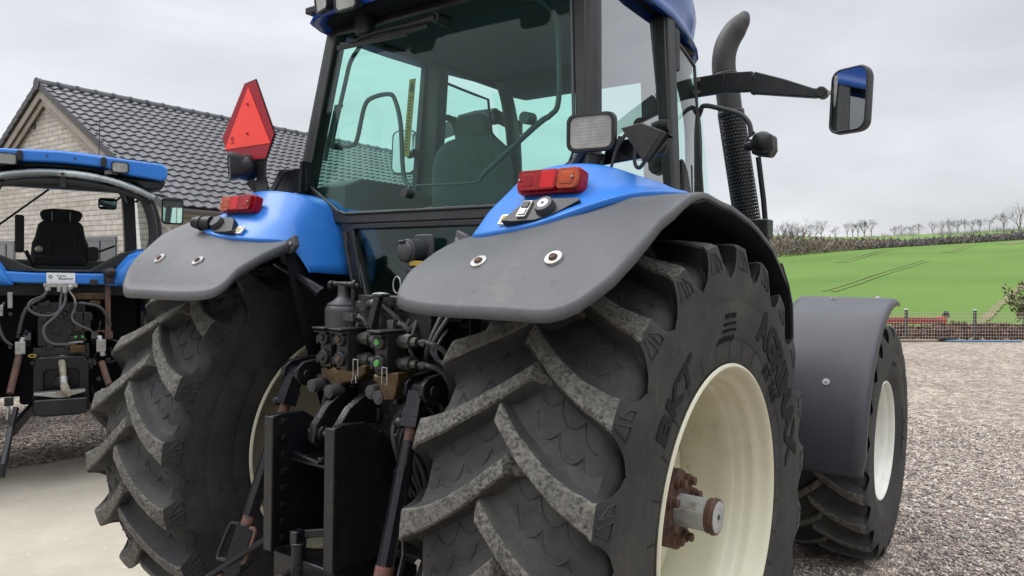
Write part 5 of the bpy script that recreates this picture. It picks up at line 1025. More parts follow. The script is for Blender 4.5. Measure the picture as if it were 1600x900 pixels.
# ================================================================ house
M['brick'] = None
def brick_mat():
    m = bpy.data.materials.new('pale_yellow_brick'); m.use_nodes = True; t = m.node_tree; p = t.nodes['Principled BSDF']; n = t.nodes.new; l = t.links.new
    tc = n('ShaderNodeTexCoord'); sp = n('ShaderNodeSeparateXYZ'); l(tc.outputs['Object'], sp.inputs[0]); ad = n('ShaderNodeMath'); ad.operation = 'ADD'; l(sp.outputs[0], ad.inputs[0]); l(sp.outputs[1], ad.inputs[1])
    cb = n('ShaderNodeCombineXYZ'); l(ad.outputs[0], cb.inputs[0]); l(sp.outputs[2], cb.inputs[1])
    b = n('ShaderNodeTexBrick'); b.offset = .5; b.inputs['Scale'].default_value = 1; b.inputs['Brick Width'].default_value = .44; b.inputs['Row Height'].default_value = .095; b.inputs['Mortar Size'].default_value = .012; b.inputs['Mortar Smooth'].default_value = .4
    b.inputs['Color1'].default_value = (.43, .395, .345, 1); b.inputs['Color2'].default_value = (.56, .53, .475, 1); b.inputs['Mortar'].default_value = (.33, .30, .26, 1); l(cb.outputs[0], b.inputs['Vector'])
    nz = n('ShaderNodeTexNoise'); nz.inputs['Scale'].default_value = 9; nz.inputs['Detail'].default_value = 5; l(tc.outputs['Object'], nz.inputs['Vector'])
    mx = n('ShaderNodeMix'); mx.data_type = 'RGBA'; mx.blend_type = 'MULTIPLY'; mx.inputs[0].default_value = .6; mr = n('ShaderNodeMapRange'); mr.inputs[1].default_value = .3; mr.inputs[2].default_value = .7; mr.inputs[3].default_value = .7; mr.inputs[4].default_value = 1.2
    l(nz.outputs[0], mr.inputs[0]); l(b.outputs[0], mx.inputs[6]); l(mr.outputs[0], mx.inputs[7]); l(mx.outputs[2], p.inputs['Base Color']); p.inputs['Roughness'].default_value = .95
    bp = n('ShaderNodeBump'); bp.inputs['Strength'].default_value = .6; bp.inputs['Distance'].default_value = .01; bp.invert = True; l(b.outputs['Fac'], bp.inputs['Height']); l(bp.outputs[0], p.inputs['Normal'])
    return m
M['brick'] = brick_mat()
M['tile'] = mat('dark_grey_roof_tile', (.060, .061, .071), .5, spec=.35, noise=[(1.5, (.082, .083, .095), .4, .65), (.5, (.085, .09, .088), .5, .65), (25, (.06, .06, .07), .55, .8)], bump=(120, .1))
M['tile_edge'] = mat('verge_tile', (.055, .057, .06), .6, noise=(8, (.08, .08, .08), .4, .7))
M['board'] = mat('weathered_barge_board', (.34, .31, .26), .75, noise=[(6, (.26, .235, .20), .4, .7)])
M['zinc'] = mat('zinc_gutter', (.16, .16, .16), .5, .3)
M['win_glass'] = mat('house_window_glass', (.03, .035, .04), .05, spec=1.)
M['win_frame'] = mat('grey_window_frame', (.12, .13, .14), .5)
house = thing('brick_house', 'pale brick house with a dark grey pantile roof behind the left tractor', 'house')
YG, YE = 3.78, 15.2; XA, ZA = -14.1, 5.40; XE, ZE = -9.36, 2.80; HW = XA-XE
sl_n = Vector((-(ZE-ZA), 0, (XE-XA))).normalized(); SL = math.hypot(XE-XA, ZA-ZE)
mb = MB(); wy0, wy1 = YG+.16, YE-.1; wx0, wx1 = 2*XA-XE+.45, XE-.45
zt = lambda x: ZA-.16-abs(x-XA)*(ZA-ZE)/(XE-XA)
mb.prism([(wx0, -.1), (wx0, zt(wx0)), (XA, zt(XA)), (wx1, zt(wx1)), (wx1, -.1)], wy0, wy1); mb.build('wall', 'brick', house)
def slope(side):
    mb = MB(); nc = 58; pw = (YE-YG)/nc; nr = 21; cl = SL/nr; K = 7
    us = [i/K for i in range(nc*K+1)]
    def hgt(u):
        f = u-math.floor(u); return .042*(math.sin(2*math.pi*(f-.05))*.5+.5)
    rows = []
    dn = Vector((side*(XE-XA), 0, ZE-ZA)).normalized(); nn = Vector((side*(ZA-ZE), 0, XE-XA)).normalized(); A = Vector((XA, 0, ZA))
    for r in range(nr):
        for (v, o) in ((r*cl, .0), ((r+.5)*cl, .014), ((r+1)*cl-.004, .028), ((r+1)*cl, .004)):
            rows.append([tuple(A+dn*(v+(.016*math.sin(u*6.28) if o > .02 or o == .004 else 0))+nn*(o+hgt(u))+Vector((0, YG+u*pw, 0))) for u in us])
    mb.grid(rows); return mb.build('roof', 'tile', house, sharp=50)
rs = slope(1); slope(-1)
mb = MB()
k = YG-.03
while k < YE:
    n = 14; r0, r1 = .125, .112; L_ = .36
    rows = []
    for (yy, r) in ((k, r0), (k+.05, r0), (k+.06, r0-.012), (k+L_+.04, r1)):
        rows.append([(XA+r*math.cos(R(a))*1.05, yy, ZA-.01+r*math.sin(R(a))*.95) for a in np.linspace(-15, 195, n)])
    mb.grid(rows); k += L_
mb.prism([(XA+.125*math.cos(R(a)), ZA-.01+.125*math.sin(R(a))) for a in range(0, 360, 20)], YG-.05, YG-.03); mb.build('ridge', 'tile', rs, sharp=50, solid=.01)
dnr = Vector((XE-XA, 0, ZE-ZA)).normalized()
for side in (1, -1):
    mb = MB()
    nt_ = 20
    for i in range(nt_):
        a = SL*i/nt_; b = SL*(i+1)/nt_-.004; d = Vector((side*dnr.x, 0, dnr.z)); nn = Vector((-side*dnr.z if side > 0 else dnr.z, 0, abs(dnr.x)))
        p0 = Vector((XA, YG-.01, ZA))+d*a+nn*.01; p1 = Vector((XA, YG-.01, ZA))+d*b+nn*.03
        mb.bar(p0, p1, .10, .05, up=(0, 0, 1)) if False else mb.add([p0+Vector((0, y, 0))+nn*z for y in (-.02, .03) for z in (-.09, .035)]+[p1+Vector((0, y, 0))+nn*z for y in (-.02, .03) for z in (-.09, .035)], [(0, 1, 3, 2), (4, 6, 7, 5), (0, 4, 5, 1), (2, 3, 7, 6), (0, 2, 6, 4), (1, 5, 7, 3)])
    mb.build('verge', 'tile_edge', house)
    mb = MB()
    for (o0, o1, y) in ((-.10, -.24, YG+.02), (-.235, -.36, YG+.075)):
        d = Vector((side*dnr.x, 0, dnr.z)); p0 = Vector((XA, y, ZA)); p1 = Vector((XA, y, ZA))+d*SL
        mb.add([p+Vector((0, t, q*1.13)) for p in (p0, p1) for t in (0, .03) for q in (o0, o1)], [(0, 1, 3, 2), (4, 6, 7, 5), (0, 4, 5, 1), (2, 3, 7, 6), (0, 2, 6, 4), (1, 5, 7, 3)])
    mb.build('barge_board', 'board', house)
mb = MB(); mb.prism([(XE+.05+.075*math.cos(R(a)), ZE-.02+.075*math.sin(R(a))) for a in range(180, 361, 20)]+[(XE+.115, ZE-.02), (XE-.015, ZE-.02)], YG, YE); mb.build('gutter', 'zinc', house)
mb = MB(); mb.box(((XE-.2), (YG+YE)/2, ZE-.10), (.45, YE-YG-.2, .04)); mb.build('soffit', 'board', house)
def house_window(x0, x1, z0, z1, parts=2):
    e_ = empty('window', house)
    mb = MB(); mb.ring([(x0, z0), (x1, z0), (x1, z1), (x0, z1)], [(x0+.07, z0+.07), (x1-.07, z0+.07), (x1-.07, z1-.07), (x0+.07, z1-.07)], wy0-.03, wy0+.06)
    for k in range(1, parts): x = x0+(x1-x0)*k/parts; mb.box((x, wy0+.0, (z0+z1)/2), (.09, .05, z1-z0-.14))
    mb.build('frame', 'win_frame', e_)
    mb = MB(); mb.box(((x0+x1)/2, wy0-.005, (z0+z1)/2), (x1-x0-.1, .012, z1-z0-.1)); mb.build('pane', 'win_glass', e_)
house_window(-12.55, -11.25, .25, 2.36); house_window(-16.6, -15.6, 1.0, 2.34)
mb = MB(); mb.box((XA-.59, wy0-.01, 4.72), (.15, .04, .24)); mb.build('vent', 'tile_edge', house)

# ================================================================ ground, terrain
def smoothstep(t): t = max(0, min(1, t)); return t*t*(3-2*t)
CX, CY = 2.17, -2.54
def elev(az, which):
    a = math.degrees(az)
    if which == 0: return float(np.interp(a, [-30, -15.9, -10.7, -5.4, -1.94, 15, 40], [.010, .0288, .0385, .0442, .0479, .055, .055]))
    return float(np.interp(a, [-30, -16, -13, -10.7, -5.4, -1.94, 15, 40], [.052, .0560, .0525, .0539, .0567, .0606, .07, .07]))
def terr(x, y):
    dx, dy = x-CX, y-CY; r = math.hypot(dx, dy); az = math.atan2(dx, dy)
    if dy < 5: return -.25
    z1 = 1.79+elev(az, 0)*200; z2 = 1.79+elev(az, 1)*300
    if r < 34: return -.25
    if r < 200: return -.25+(z1+.25)*((r-34)/166)**1.12
    if r < 300: return z1+(z2-z1)*((r-200)/100)
    return z2+(r-300)*.02-(max(0, r-420))*.05
def voro_gravel(name, s1, dark, light, warm, big=.0):
    m = bpy.data.materials.new(name); m.use_nodes = True; t = m.node_tree; p = t.nodes['Principled BSDF']; n = t.nodes.new; l = t.links.new
    tc = n('ShaderNodeTexCoord'); v = n('ShaderNodeTexVoronoi'); v.inputs['Scale'].default_value = s1; v2 = n('ShaderNodeTexVoronoi'); v2.inputs['Scale'].default_value = 12; ve = n('ShaderNodeTexVoronoi'); ve.feature = 'DISTANCE_TO_EDGE'; ve.inputs['Scale'].default_value = s1
    nz = n('ShaderNodeTexNoise'); nz.inputs['Scale'].default_value = .35; nz.inputs['Detail'].default_value = 8; nz.inputs['Roughness'].default_value = .7
    nd = n('ShaderNodeTexNoise'); nd.inputs['Scale'].default_value = s1*.7
    for q in (nz, nd): l(tc.outputs['Object'], q.inputs['Vector'])
    va = n('ShaderNodeVectorMath'); va.operation = 'MULTIPLY_ADD'; l(nd.outputs['Color'], va.inputs[0]); va.inputs[1].default_value = (.02,)*3; l(tc.outputs['Object'], va.inputs[2])
    for q in (v, v2, ve): l(va.outputs[0], q.inputs['Vector'])
    sp = n('ShaderNodeSeparateColor'); l(v.outputs['Color'], sp.inputs[0])
    r = n('ShaderNodeValToRGB'); l(sp.outputs[0], r.inputs[0]); e = r.color_ramp.elements; e[0].position = 0; e[0].color = (*dark, 1); e[1].position = 1; e[1].color = (*light, 1)
    for pos, c in ((.3, tuple((a+b)/2*.9 for a, b in zip(dark, light))), (.55, warm), (.8, tuple(a*.8 for a in light))):
        k = r.color_ramp.elements.new(pos); k.color = (*c, 1)
    mr = n('ShaderNodeMapRange'); mr.inputs[1].default_value = 0; mr.inputs[2].default_value = .18; mr.inputs[3].default_value = .35; mr.inputs[4].default_value = 1; l(ve.outputs['Distance'], mr.inputs[0])
    mm = n('ShaderNodeVectorMath'); mm.operation = 'SCALE'; l(r.outputs[0], mm.inputs[0]); l(mr.outputs[0], mm.inputs['Scale'])
    mr2 = n('ShaderNodeMapRange'); mr2.inputs[1].default_value = .3; mr2.inputs[2].default_value = .7; mr2.inputs[3].default_value = .70; mr2.inputs[4].default_value = 1.22; l(nz.outputs[0], mr2.inputs[0])
    m3 = n('ShaderNodeVectorMath'); m3.operation = 'SCALE'; l(mm.outputs[0], m3.inputs[0]); l(mr2.outputs[0], m3.inputs['Scale'])
    s2 = n('ShaderNodeSeparateColor'); l(v2.outputs['Color'], s2.inputs[0]); m4 = n('ShaderNodeMapRange'); m4.inputs[3].default_value = .58; m4.inputs[4].default_value = 1.42; l(s2.outputs[1], m4.inputs[0])
    m5 = n('ShaderNodeVectorMath'); m5.operation = 'SCALE'; l(m3.outputs[0], m5.inputs[0]); l(m4.outputs[0], m5.inputs['Scale'])
    l(m5.outputs[0], p.inputs['Base Color']); p.inputs['Roughness'].default_value = .85
    bp = n('ShaderNodeBump'); bp.inputs['Strength'].default_value = 1.; bp.inputs['Distance'].default_value = .010; l(mr.outputs[0], bp.inputs['Height']); l(bp.outputs[0], p.inputs['Normal'])
    return m
M['gravel'] = voro_gravel('crushed_stone_gravel', 48, (.13, .10, .082), (.68, .60, .50), (.42, .305, .235))
M['soil'] = mat('dark_earth', (.10, .075, .05), .95, noise=[(.7, (.14, .10, .06), .4, .7), (6, (.06, .045, .03), .5, .8)], bump=(5, .6))
M['concrete'] = mat('concrete_slab', (.335, .30, .245), .85, noise=[(1.1, (.395, .355, .29), .4, .62), (4, (.34, .31, .255), .50, .68), (26, (.52, .48, .40), .62, .75), (70, (.28, .26, .22), .66, .74)], bump=(14, .35))
mb = MB(); mb.add([(-2500, -2500, -.30), (2500, -2500, -.30), (2500, 2500, -.30), (-2500, 2500, -.30)], [(0, 1, 2, 3)]); tag(mb.build('ground', 'soil'), kind='structure')
# yard: bounded by the diagonal fence line Y = 24.19 + 1.055 (X - .08)
fy = lambda x: 24.19+1.055*(x-.08)
mb = MB(); mb.add([(-60, -40, 0), (60, -40, 0), (60, fy(60)+.4, 0), (-9, fy(-9)+.4, 0), (-60, fy(-9)+.4, 0)], [(0, 1, 2, 3, 4)]); tag(mb.build('gravel_yard', 'gravel'), kind='structure')
# concrete apron, slightly uneven outline
mb = MB(); edge = [(-5.25, -14), (-5.24, -3), (-5.235, 0.0), (-5.17, .33), (-5.18, .69), (-5.10, 1.2), (-4.2, 1.55), (-1.5, 1.62), (.35, 1.6), (.45, .5), (.5, -3), (.6, -14)]
mb.prism(edge, -.05, .022, 'XY'); tag(mb.build('concrete_pad', 'concrete', bevel=.01), kind='structure')
# loose stones where the yard comes close
def icos():
    t = (1+5**.5)/2; v = [(-1, t, 0), (1, t, 0), (-1, -t, 0), (1, -t, 0), (0, -1, t), (0, 1, t), (0, -1, -t), (0, 1, -t), (t, 0, -1), (t, 0, 1), (-t, 0, -1), (-t, 0, 1)]
    f = [(0, 11, 5), (0, 5, 1), (0, 1, 7), (0, 7, 10), (0, 10, 11), (1, 5, 9), (5, 11, 4), (11, 10, 2), (10, 7, 6), (7, 1, 8), (3, 9, 4), (3, 4, 2), (3, 2, 6), (3, 6, 8), (3, 8, 9), (4, 9, 5), (2, 4, 11), (6, 2, 10), (8, 6, 7), (9, 8, 1)]
    v = np.array(v)/1.9; return v, np.array(f)
def stones():
    rg = np.random.default_rng(2); V0, F0 = icos(); P = []
    def field(n, x0, x1, y0, y1, ok):
        q = np.stack([rg.uniform(x0, x1, n), rg.uniform(y0, y1, n)], 1); return q[[ok(a, b) for a, b in q]]
    cam_ok = lambda a, b: .55 < a < 5.5 and abs(math.atan2(a-CX, b-CY)) < 1.0
    A = field(60000, .55, 4.0, 1.7, 8.5, lambda a, b: math.degrees(math.atan2(a-CX, b-CY)) < 1 and math.degrees(math.atan2(a-CX, b-CY)) > -24 and rg.random() < min(1, (4.6/math.hypot(a-CX, b-CY))**1.6) and not (.75 < a < 1.42 and 2.35 < b < 3.2))
    Bq = field(9000, -8.5, -5.3, -.8, 2.0, lambda a, b: True)
    P = np.concatenate([A, Bq]); n = len(P); s = rg.gamma(5, .0016, n)+.002; s = np.clip(s, .004, .016)
    sc3 = np.stack([s*rg.uniform(.8, 1.4, n), s*rg.uniform(.7, 1.1, n), s*rg.uniform(.45, .8, n)], 1)
    rot = rg.uniform(0, 6.28, n); c, sn = np.cos(rot), np.sin(rot)
    V = V0[None]*(1+rg.uniform(-.22, .22, (n, 12, 1)))*sc3[:, None]
    tl_ = rg.uniform(-.5, .5, n); z = V[..., 2]*np.cos(tl_)[:, None]+V[..., 0]*np.sin(tl_)[:, None]; x = V[..., 0]*np.cos(tl_)[:, None]-V[..., 2]*np.sin(tl_)[:, None]; y = V[..., 1]
    X = x*c[:, None]-y*sn[:, None]+P[:, :1]; Y = x*sn[:, None]+y*c[:, None]+P[:, 1:2]; Z = z+(sc3[:, 2]*.55)[:, None]
    co = np.stack([X, Y, Z], -1).reshape(-1, 3).astype(np.float32); F = (F0[None]+12*np.arange(n)[:, None, None]).reshape(-1, 3)
    me = bpy.data.meshes.new('loose_gravel'); me.vertices.add(len(co)); me.vertices.foreach_set('co', co.ravel()); me.loops.add(F.size); me.loops.foreach_set('vertex_index', F.ravel().astype(np.int32)); me.polygons.add(len(F)); me.polygons.foreach_set('loop_start', np.arange(len(F))*3); me.polygons.foreach_set('loop_total', np.full(len(F), 3)); me.update(calc_edges=True)
    m = bpy.data.materials.new('loose_stone'); m.use_nodes = True; t = m.node_tree; p = t.nodes['Principled BSDF']; g = t.nodes.new('ShaderNodeNewGeometry'); r = t.nodes.new('ShaderNodeValToRGB'); t.links.new(g.outputs['Random Per Island'], r.inputs[0]); e = r.color_ramp.elements; e[0].color = (.10, .085, .08, 1); e[1].color = (.58, .55, .50, 1)
    for pos, c_ in ((.25, (.20, .17, .155)), (.45, (.30, .235, .21)), (.6, (.34, .31, .28)), (.75, (.42, .33, .26)), (.88, (.45, .43, .40))): k = r.color_ramp.elements.new(pos); k.color = (*c_, 1)
    t.links.new(r.outputs[0], p.inputs['Base Color']); p.inputs['Roughness'].default_value = .85; me.materials.append(m)
    o = bpy.data.objects.new('loose_gravel', me); C.objects.link(o); tag(o, 'loose crushed stones lying on the gravel yard', 'gravel', kind='stuff')
stones()
# hill with the green field
def field_mat():
    m = bpy.data.materials.new('young_crop_field'); m.use_nodes = True; t = m.node_tree; p = t.nodes['Principled BSDF']; n = t.nodes.new; l = t.links.new
    tc = n('ShaderNodeTexCoord'); a = n('ShaderNodeTexNoise'); a.inputs['Scale'].default_value = .03; a.inputs['Detail'].default_value = 8; b = n('ShaderNodeTexNoise'); b.inputs['Scale'].default_value = .9; b.inputs['Detail'].default_value = 6; b.inputs['Roughness'].default_value = .8
    mp = n('ShaderNodeMapping'); mp.inputs['Scale'].default_value = (.35, 1., 1.); mp.inputs['Rotation'].default_value = (0, 0, .5); l(tc.outputs['Object'], mp.inputs[0]); l(tc.outputs['Object'], a.inputs['Vector']); l(mp.outputs[0], b.inputs['Vector'])
    r = n('ShaderNodeValToRGB'); e = r.color_ramp.elements; e[0].position = .35; e[0].color = (.075, .145, .026, 1); e[1].position = .68; e[1].color = (.110, .195, .036, 1); l(a.outputs[0], r.inputs[0])
    mx = n('ShaderNodeMix'); mx.data_type = 'RGBA'; mr = n('ShaderNodeMapRange'); mr.inputs[1].default_value = .47; mr.inputs[2].default_value = .72; mr.inputs[4].default_value = .75; l(b.outputs[0], mr.inputs[0]); l(mr.outputs[0], mx.inputs[0]); l(r.outputs[0], mx.inputs[6]); mx.inputs[7].default_value = (.125, .175, .055, 1)
    l(mx.outputs[2], p.inputs['Base Color']); p.inputs['Roughness'].default_value = .95; p.inputs['Specular IOR Level'].default_value = .15
    return m
M['field'] = field_mat()
M['far_grass'] = mat('far_pasture', (.12, .22, .05), .95, noise=(.05, (.17, .22, .08), .4, .7), spec=.1)
M['track'] = mat('bare_track', (.20, .17, .11), .95, noise=(.9, (.11, .15, .05), .42, .60), spec=.1)
M['rut'] = mat('wheel_rut', (.105, .168, .045), .95, noise=(.6, (.13, .15, .055), .45, .7), spec=.1)
def polar(az, r, dz=0): a = R(az); x, y = CX+r*math.sin(a), CY+r*math.cos(a); return (x, y, terr(x, y)+dz)
mb = MB(); rr_ = [34, 37, 41, 46, 52, 60, 70, 82, 96, 112, 130, 150, 170, 190, 200]; azs = [-60+2*k for k in range(56)]
mb.grid([[polar(a, r) for a in azs] for r in rr_]); tag(mb.build('field', 'field', sharp=180), kind='structure')
mb = MB(); mb.grid([[polar(a, r) for a in azs] for r in (200, 215, 240, 270, 300, 340, 420, 520, 700)]); tag(mb.build('hill', 'far_grass', sharp=180), kind='structure')
def strip(name, pts, w, m, dz=.06):
    mb = MB(); rows = []
    P = [Vector(polar(a, r)) for a, r in pts]
    for i, p in enumerate(P):
        t = (P[min(i+1, len(P)-1)]-P[max(0, i-1)]); t.z = 0; t.normalize(); s = Vector((t.y, -t.x, 0)); ww = w if not isinstance(w, (list, tuple)) else w[i]
        row = []
        for k in (-.5, -.17, .17, .5): q = p+s*ww*k; row.append((q.x, q.y, terr(q.x, q.y)+dz))
        rows.append(row)
    mb.grid(rows); return tag(mb.build(name, m, sharp=180), kind='structure')
def lerp_path(pts, n=24):
    out = []
    for i in range(len(pts)-1):
        for k in range(n): t = k/n; out.append((pts[i][0]*(1-t)+pts[i+1][0]*t, pts[i][1]*(1-t)+pts[i+1][1]*t))
    return out+[pts[-1]]
strip('dirt_track', lerp_path([(-4.6, 36), (-3.7, 43), (-2.6, 56), (-1.9, 66), (-1.4, 76), (0, 95)]), [.30+.25*abs(math.sin(k*.9)) for k in range(121)], 'track')
strip('dry_verge', lerp_path([(-2.9, 176), (-1.9, 190), (1.5, 196)]), [3.0]*49, 'track')
for (p, w) in (([(-13.6, 62), (-12, 72), (-10.2, 88), (-8.6, 105), (-7.5, 122)], .45), ([(-13.0, 61), (-11.4, 71), (-9.7, 87), (-8.2, 103), (-7.2, 118)], .45), ([(-6.3, 150), (-5.6, 168), (-5.1, 190)], 1.2), ([(-5.9, 148), (-5.2, 166), (-4.7, 186)], 1.2), ([(-12.8, 130), (-11.2, 160), (-9.9, 184)], 1.2), ([(-12.2, 128), (-10.7, 158), (-9.4, 180)], 1.2)):
    strip('wheel_track', lerp_path(p, 10), w, 'rut', .05)

# ================================================================ hedge line and bare trees on the hill
M['bark'] = mat('hazed_winter_bark', (.19, .175, .17), .95, spec=.1)  # lightened and greyed so distance haze sits in the colour
M['scrub_brown'] = mat('brown_scrub', (.23, .185, .16), 1., noise=(.12, (.15, .14, .115), .4, .65), spec=.05)
M['scrub_dark'] = mat('hazed_winter_hedge', (.165, .15, .155), 1., noise=(.15, (.20, .175, .15), .45, .7), spec=.05)  # hedge colour lightened to stand in for haze
def bare_tree(name, az, r, h, label, seed, spread=1., low=.35, group='bare trees along the top of the hill'):
    g = random.Random(seed); base = Vector(polar(az, r)); t = thing(name, label, 'tree', base, 0, group)
    tr = MB(); cr = MB(); w = h*.024
    lean = Vector((g.uniform(-.12, .12), g.uniform(-.06, .06), 1)).normalized(); low *= g.uniform(.45, 1.)
    tr.tube([(0, 0, -.3), lean*h*low*.5, lean*h*low], [w*1.2, w, w*.85], 7)
    def grow(p, d, L, rad, dep):
        q = p+d*L*.5+Vector((g.uniform(-.06, .06), g.uniform(-.06, .06), g.uniform(0, .06)))*L; e = q+(d+Vector((g.uniform(-.25, .25), g.uniform(-.25, .25), g.uniform(-.02, .2)))).normalized()*L*.5
        cr.tube([p, q, e], [rad, rad*.8, rad*.55], 4 if dep > 1 else 3, cap=False)
        if dep == 0: return
        for k in range(g.choice((2, 2, 3)) if dep > 1 else 3):
            a = g.uniform(0, 6.28); tilt = g.uniform(.3, .85)*spread; u = d.orthogonal().normalized(); v = d.cross(u); nd = (d*math.cos(tilt)+(u*math.cos(a)+v*math.sin(a))*math.sin(tilt)); nd.z += .12; nd.normalize()
            st = q if g.random() < .35 else e; grow(st, nd, L*g.uniform(.6, .85), max(rad*.6, .013), dep-1)
    for k in range(5):
        a = k*1.26+g.uniform(-.5, .5); tl = g.uniform(.15, .9)*spread; nd = Vector((math.cos(a)*math.sin(tl), math.sin(a)*math.sin(tl), math.cos(tl)))
        grow(lean*h*low*g.uniform(.45, 1), nd, h*.23, w*.5, 5)
    zt_ = max(v[2] for v in cr.v); f = h/zt_; cr.v = [(x*f, y*f, z*f) for x, y, z in cr.v]
    tr.build('trunk', 'bark', t); cr.build('crown', 'bark', t, sharp=180)
pxaz = lambda x: float(np.interp(x, [1200, 1235, 1300, 1360, 1500, 1600, 1700], [-17.3, -15.9, -13.2, -10.7, -5.42, -1.94, 1.5]))
trees = [(1222, 215, 9.0, 1.0, 'leftmost bare tree of the hill line, nearest the black fender edge'), (1234, 222, 8.6, 1.1, 'broad bare tree second from the left end of the hill line'), (1247, 230, 9.0, 1., 'bare tree third from the left end of the hill line'),
         (1266, 290, 6.0, 1.2, 'low spreading bare tree left of the forked wide one'), (1283, 290, 6.6, 1.35, 'wide dark bare tree with a spreading fan crown on the hill'), (1305, 295, 4.6, 1., 'small faint bare tree right of the wide fan tree'),
         (1323, 300, 6.2, .8, 'first slim tree of the five close together on the skyline'), (1332, 300, 5.4, .7, 'second slim tree of the five on the skyline'), (1340, 300, 5.6, .7, 'middle slim tree of the five on the skyline'), (1350, 300, 6.8, .7, 'fourth and tallest slim tree of the five on the skyline'), (1360, 300, 6.2, .85, 'fifth and darkest slim tree of the five on the skyline'),
         (1398, 300, 3.6, 1., 'tiny faint bare tree in the gap right of the five slim trees'), (1408, 300, 4.2, 1., 'small faint bare tree left of the middle of the hill'), (1424, 300, 3.6, .9, 'small bare tree in the middle of the hill'), (1436, 300, 4.0, 1., 'small rounded bare tree right of the middle of the hill'),
         (1458, 300, 4.8, .9, 'slim bare tree starting the right row on the hill'), (1472, 300, 5.0, .9, 'bare tree second in the right row on the hill'), (1484, 300, 5.4, .9, 'taller bare tree third in the right row on the hill'), (1496, 300, 5.6, 1.0, 'bushy bare tree in the middle of the right row'),
         (1508, 300, 4.6, .8, 'slim bare tree after the bushy one in the right row'), (1519, 300, 4.8, .9, 'bare tree sixth in the right row on the hill'), (1531, 300, 4.4, .9, 'low bare tree near the end of the right row'), (1546, 300, 5.0, .9, 'last bare tree of the right row before the big ones'),
         (1569, 262, 6.2, 1., 'medium bare tree just left of the biggest tree'), (1593, 250, 9.6, 1.05, 'biggest dark bare tree at the right edge of the hill')]
for k, (x, r, h, sp_, lab) in enumerate(trees): bare_tree('bare_tree', pxaz(x), r, h, lab, 40+k, sp_, .30 if sp_ > .9 else .45)
def scrub(name, label, m, a0, a1, r0, r1, hf, n, seed, sz=(.35, 1.1)):
    g = np.random.default_rng(seed); mb = MB()
    for i in range(n):
        a = g.uniform(a0, a1); r = g.uniform(r0, r1); H = hf(a)*(.65+.35*math.sin(a*9.1)*math.sin(a*23.7)+g.uniform(-.1, .35)); x, y, z = polar(a, r); z += H*g.uniform(0, 1)**.8
        s = g.uniform(*sz); d = Vector((g.uniform(-.6, .6), g.uniform(-.6, .6), g.uniform(.3, 1))).normalized(); e = Vector((g.uniform(-1, 1), g.uniform(-1, 1), g.uniform(-.3, .3))).normalized()*s*g.uniform(.12, .35)
        p = Vector((x, y, z-.2)); mb.add([p-e, p+e, p+d*s], [(0, 1, 2)])
    o = mb.build(name, m, sharp=None); tag(o, label, 'scrub', kind='stuff'); return o
scrub('scrub', 'brown leafless scrub on the slope at the left end of the field', 'scrub_brown', -18.5, -9.0, 200, 226, lambda a: float(np.interp(a, [-18.5, -16, -14, -11.5, -9], [5.5, 4.6, 3.4, 1.9, 1.2])), 12000, 1)
scrub('hedge', 'long dark winter hedge between the green field and the hilltop', 'scrub_dark', -11.5, 4, 200, 212, lambda a: float(np.interp(a, [-11.5, -9, -4, 4], [.9, 1.3, 1.5, 1.7])), 14000, 2)
# ================================================================ wire fence at the far side of the yard
M['post_paint'] = mat('anthracite_post', (.035, .045, .055), .5)
M['wire'] = mat('pale_galvanised_wire', (.45, .37, .31), .6)
fence = thing('wire_fence', 'low wire mesh fence on dark posts at the far edge of the gravel yard', 'fence')
fd = Vector((1.62, 1.71, 0)); fu = fd.normalized(); FL = fd.length
for k in range(-7, 6):
    p = Vector((.08, 24.19, 0))+fd*k
    mb = MB(); mb.box(p+Vector((0, 0, .47)), (.065, .065, .94), Matrix.Rotation(math.atan2(fd.y, fd.x), 3, 'Z')); mb.box(p+Vector((0, 0, .955)), (.075, .075, .03), Matrix.Rotation(math.atan2(fd.y, fd.x), 3, 'Z'), m=1); mb.build('post', ['post_paint', 'white'], fence)
    mb = MB(); off = Vector((fu.y, -fu.x, 0))*.045
    for i in range(24): a = p+fu*(.05+i*.098)+off; mb.bar(a+Vector((0, 0, .02)), a+Vector((0, 0, .88)), .009, .009)
    for i in range(9): z = .03+i*.105; mb.bar(p+off+fu*.0+Vector((0, 0, z)), p+off+fu*FL+Vector((0, 0, z)), .010, .010)
    mb.build('mesh_panel', 'wire', fence)
# low brown hedge behind, red implement, shrub, plank, blue pipe
M['leaf_brown'] = mat('russet_leaves', (.095, .045, .034), .9, noise=(9, (.055, .03, .022), .4, .65))
g = np.random.default_rng(11); mb = MB()
for i in range(11000):
    k = g.uniform(-7.2, 5); o_ = g.uniform(.35, 2.1); p = Vector((.08, 24.19, 0))+fd*k+Vector((-fu.y, fu.x, 0))*o_; H = .42+.06*math.sin(k*3.1)+.05*math.sin(k*7.7); p.z = H*g.uniform(0, 1)**.7-.03
    s = g.uniform(.04, .10); a = Vector((g.uniform(-1, 1), g.uniform(-1, 1), g.uniform(-1, 1))).normalized()*s; b = Vector((g.uniform(-1, 1), g.uniform(-1, 1), g.uniform(-1, 1))).normalized()*s; mb.add([p-a, p+b, p+a, p-b], [(0, 1, 2, 3)])
o = mb.build('low_hedge', 'leaf_brown', sharp=None); tag(o, 'low russet brown hedge running behind the wire fence', 'hedge', kind='stuff')
M['imp_red'] = mat('faded_red_paint', (.33, .035, .03), .5, noise=(3, (.24, .05, .04), .4, .7))
def along(k, o_, z): p = Vector((.08, 24.19, 0))+fd*k+Vector((-fu.y, fu.x, 0))*o_; p.z = z; return p
imp = thing('farm_implement', 'long low red farm implement lying behind the hedge beyond the fence', 'farm machine', along(-.6, 3, 0))
base_i = along(-.6, 3, 0)
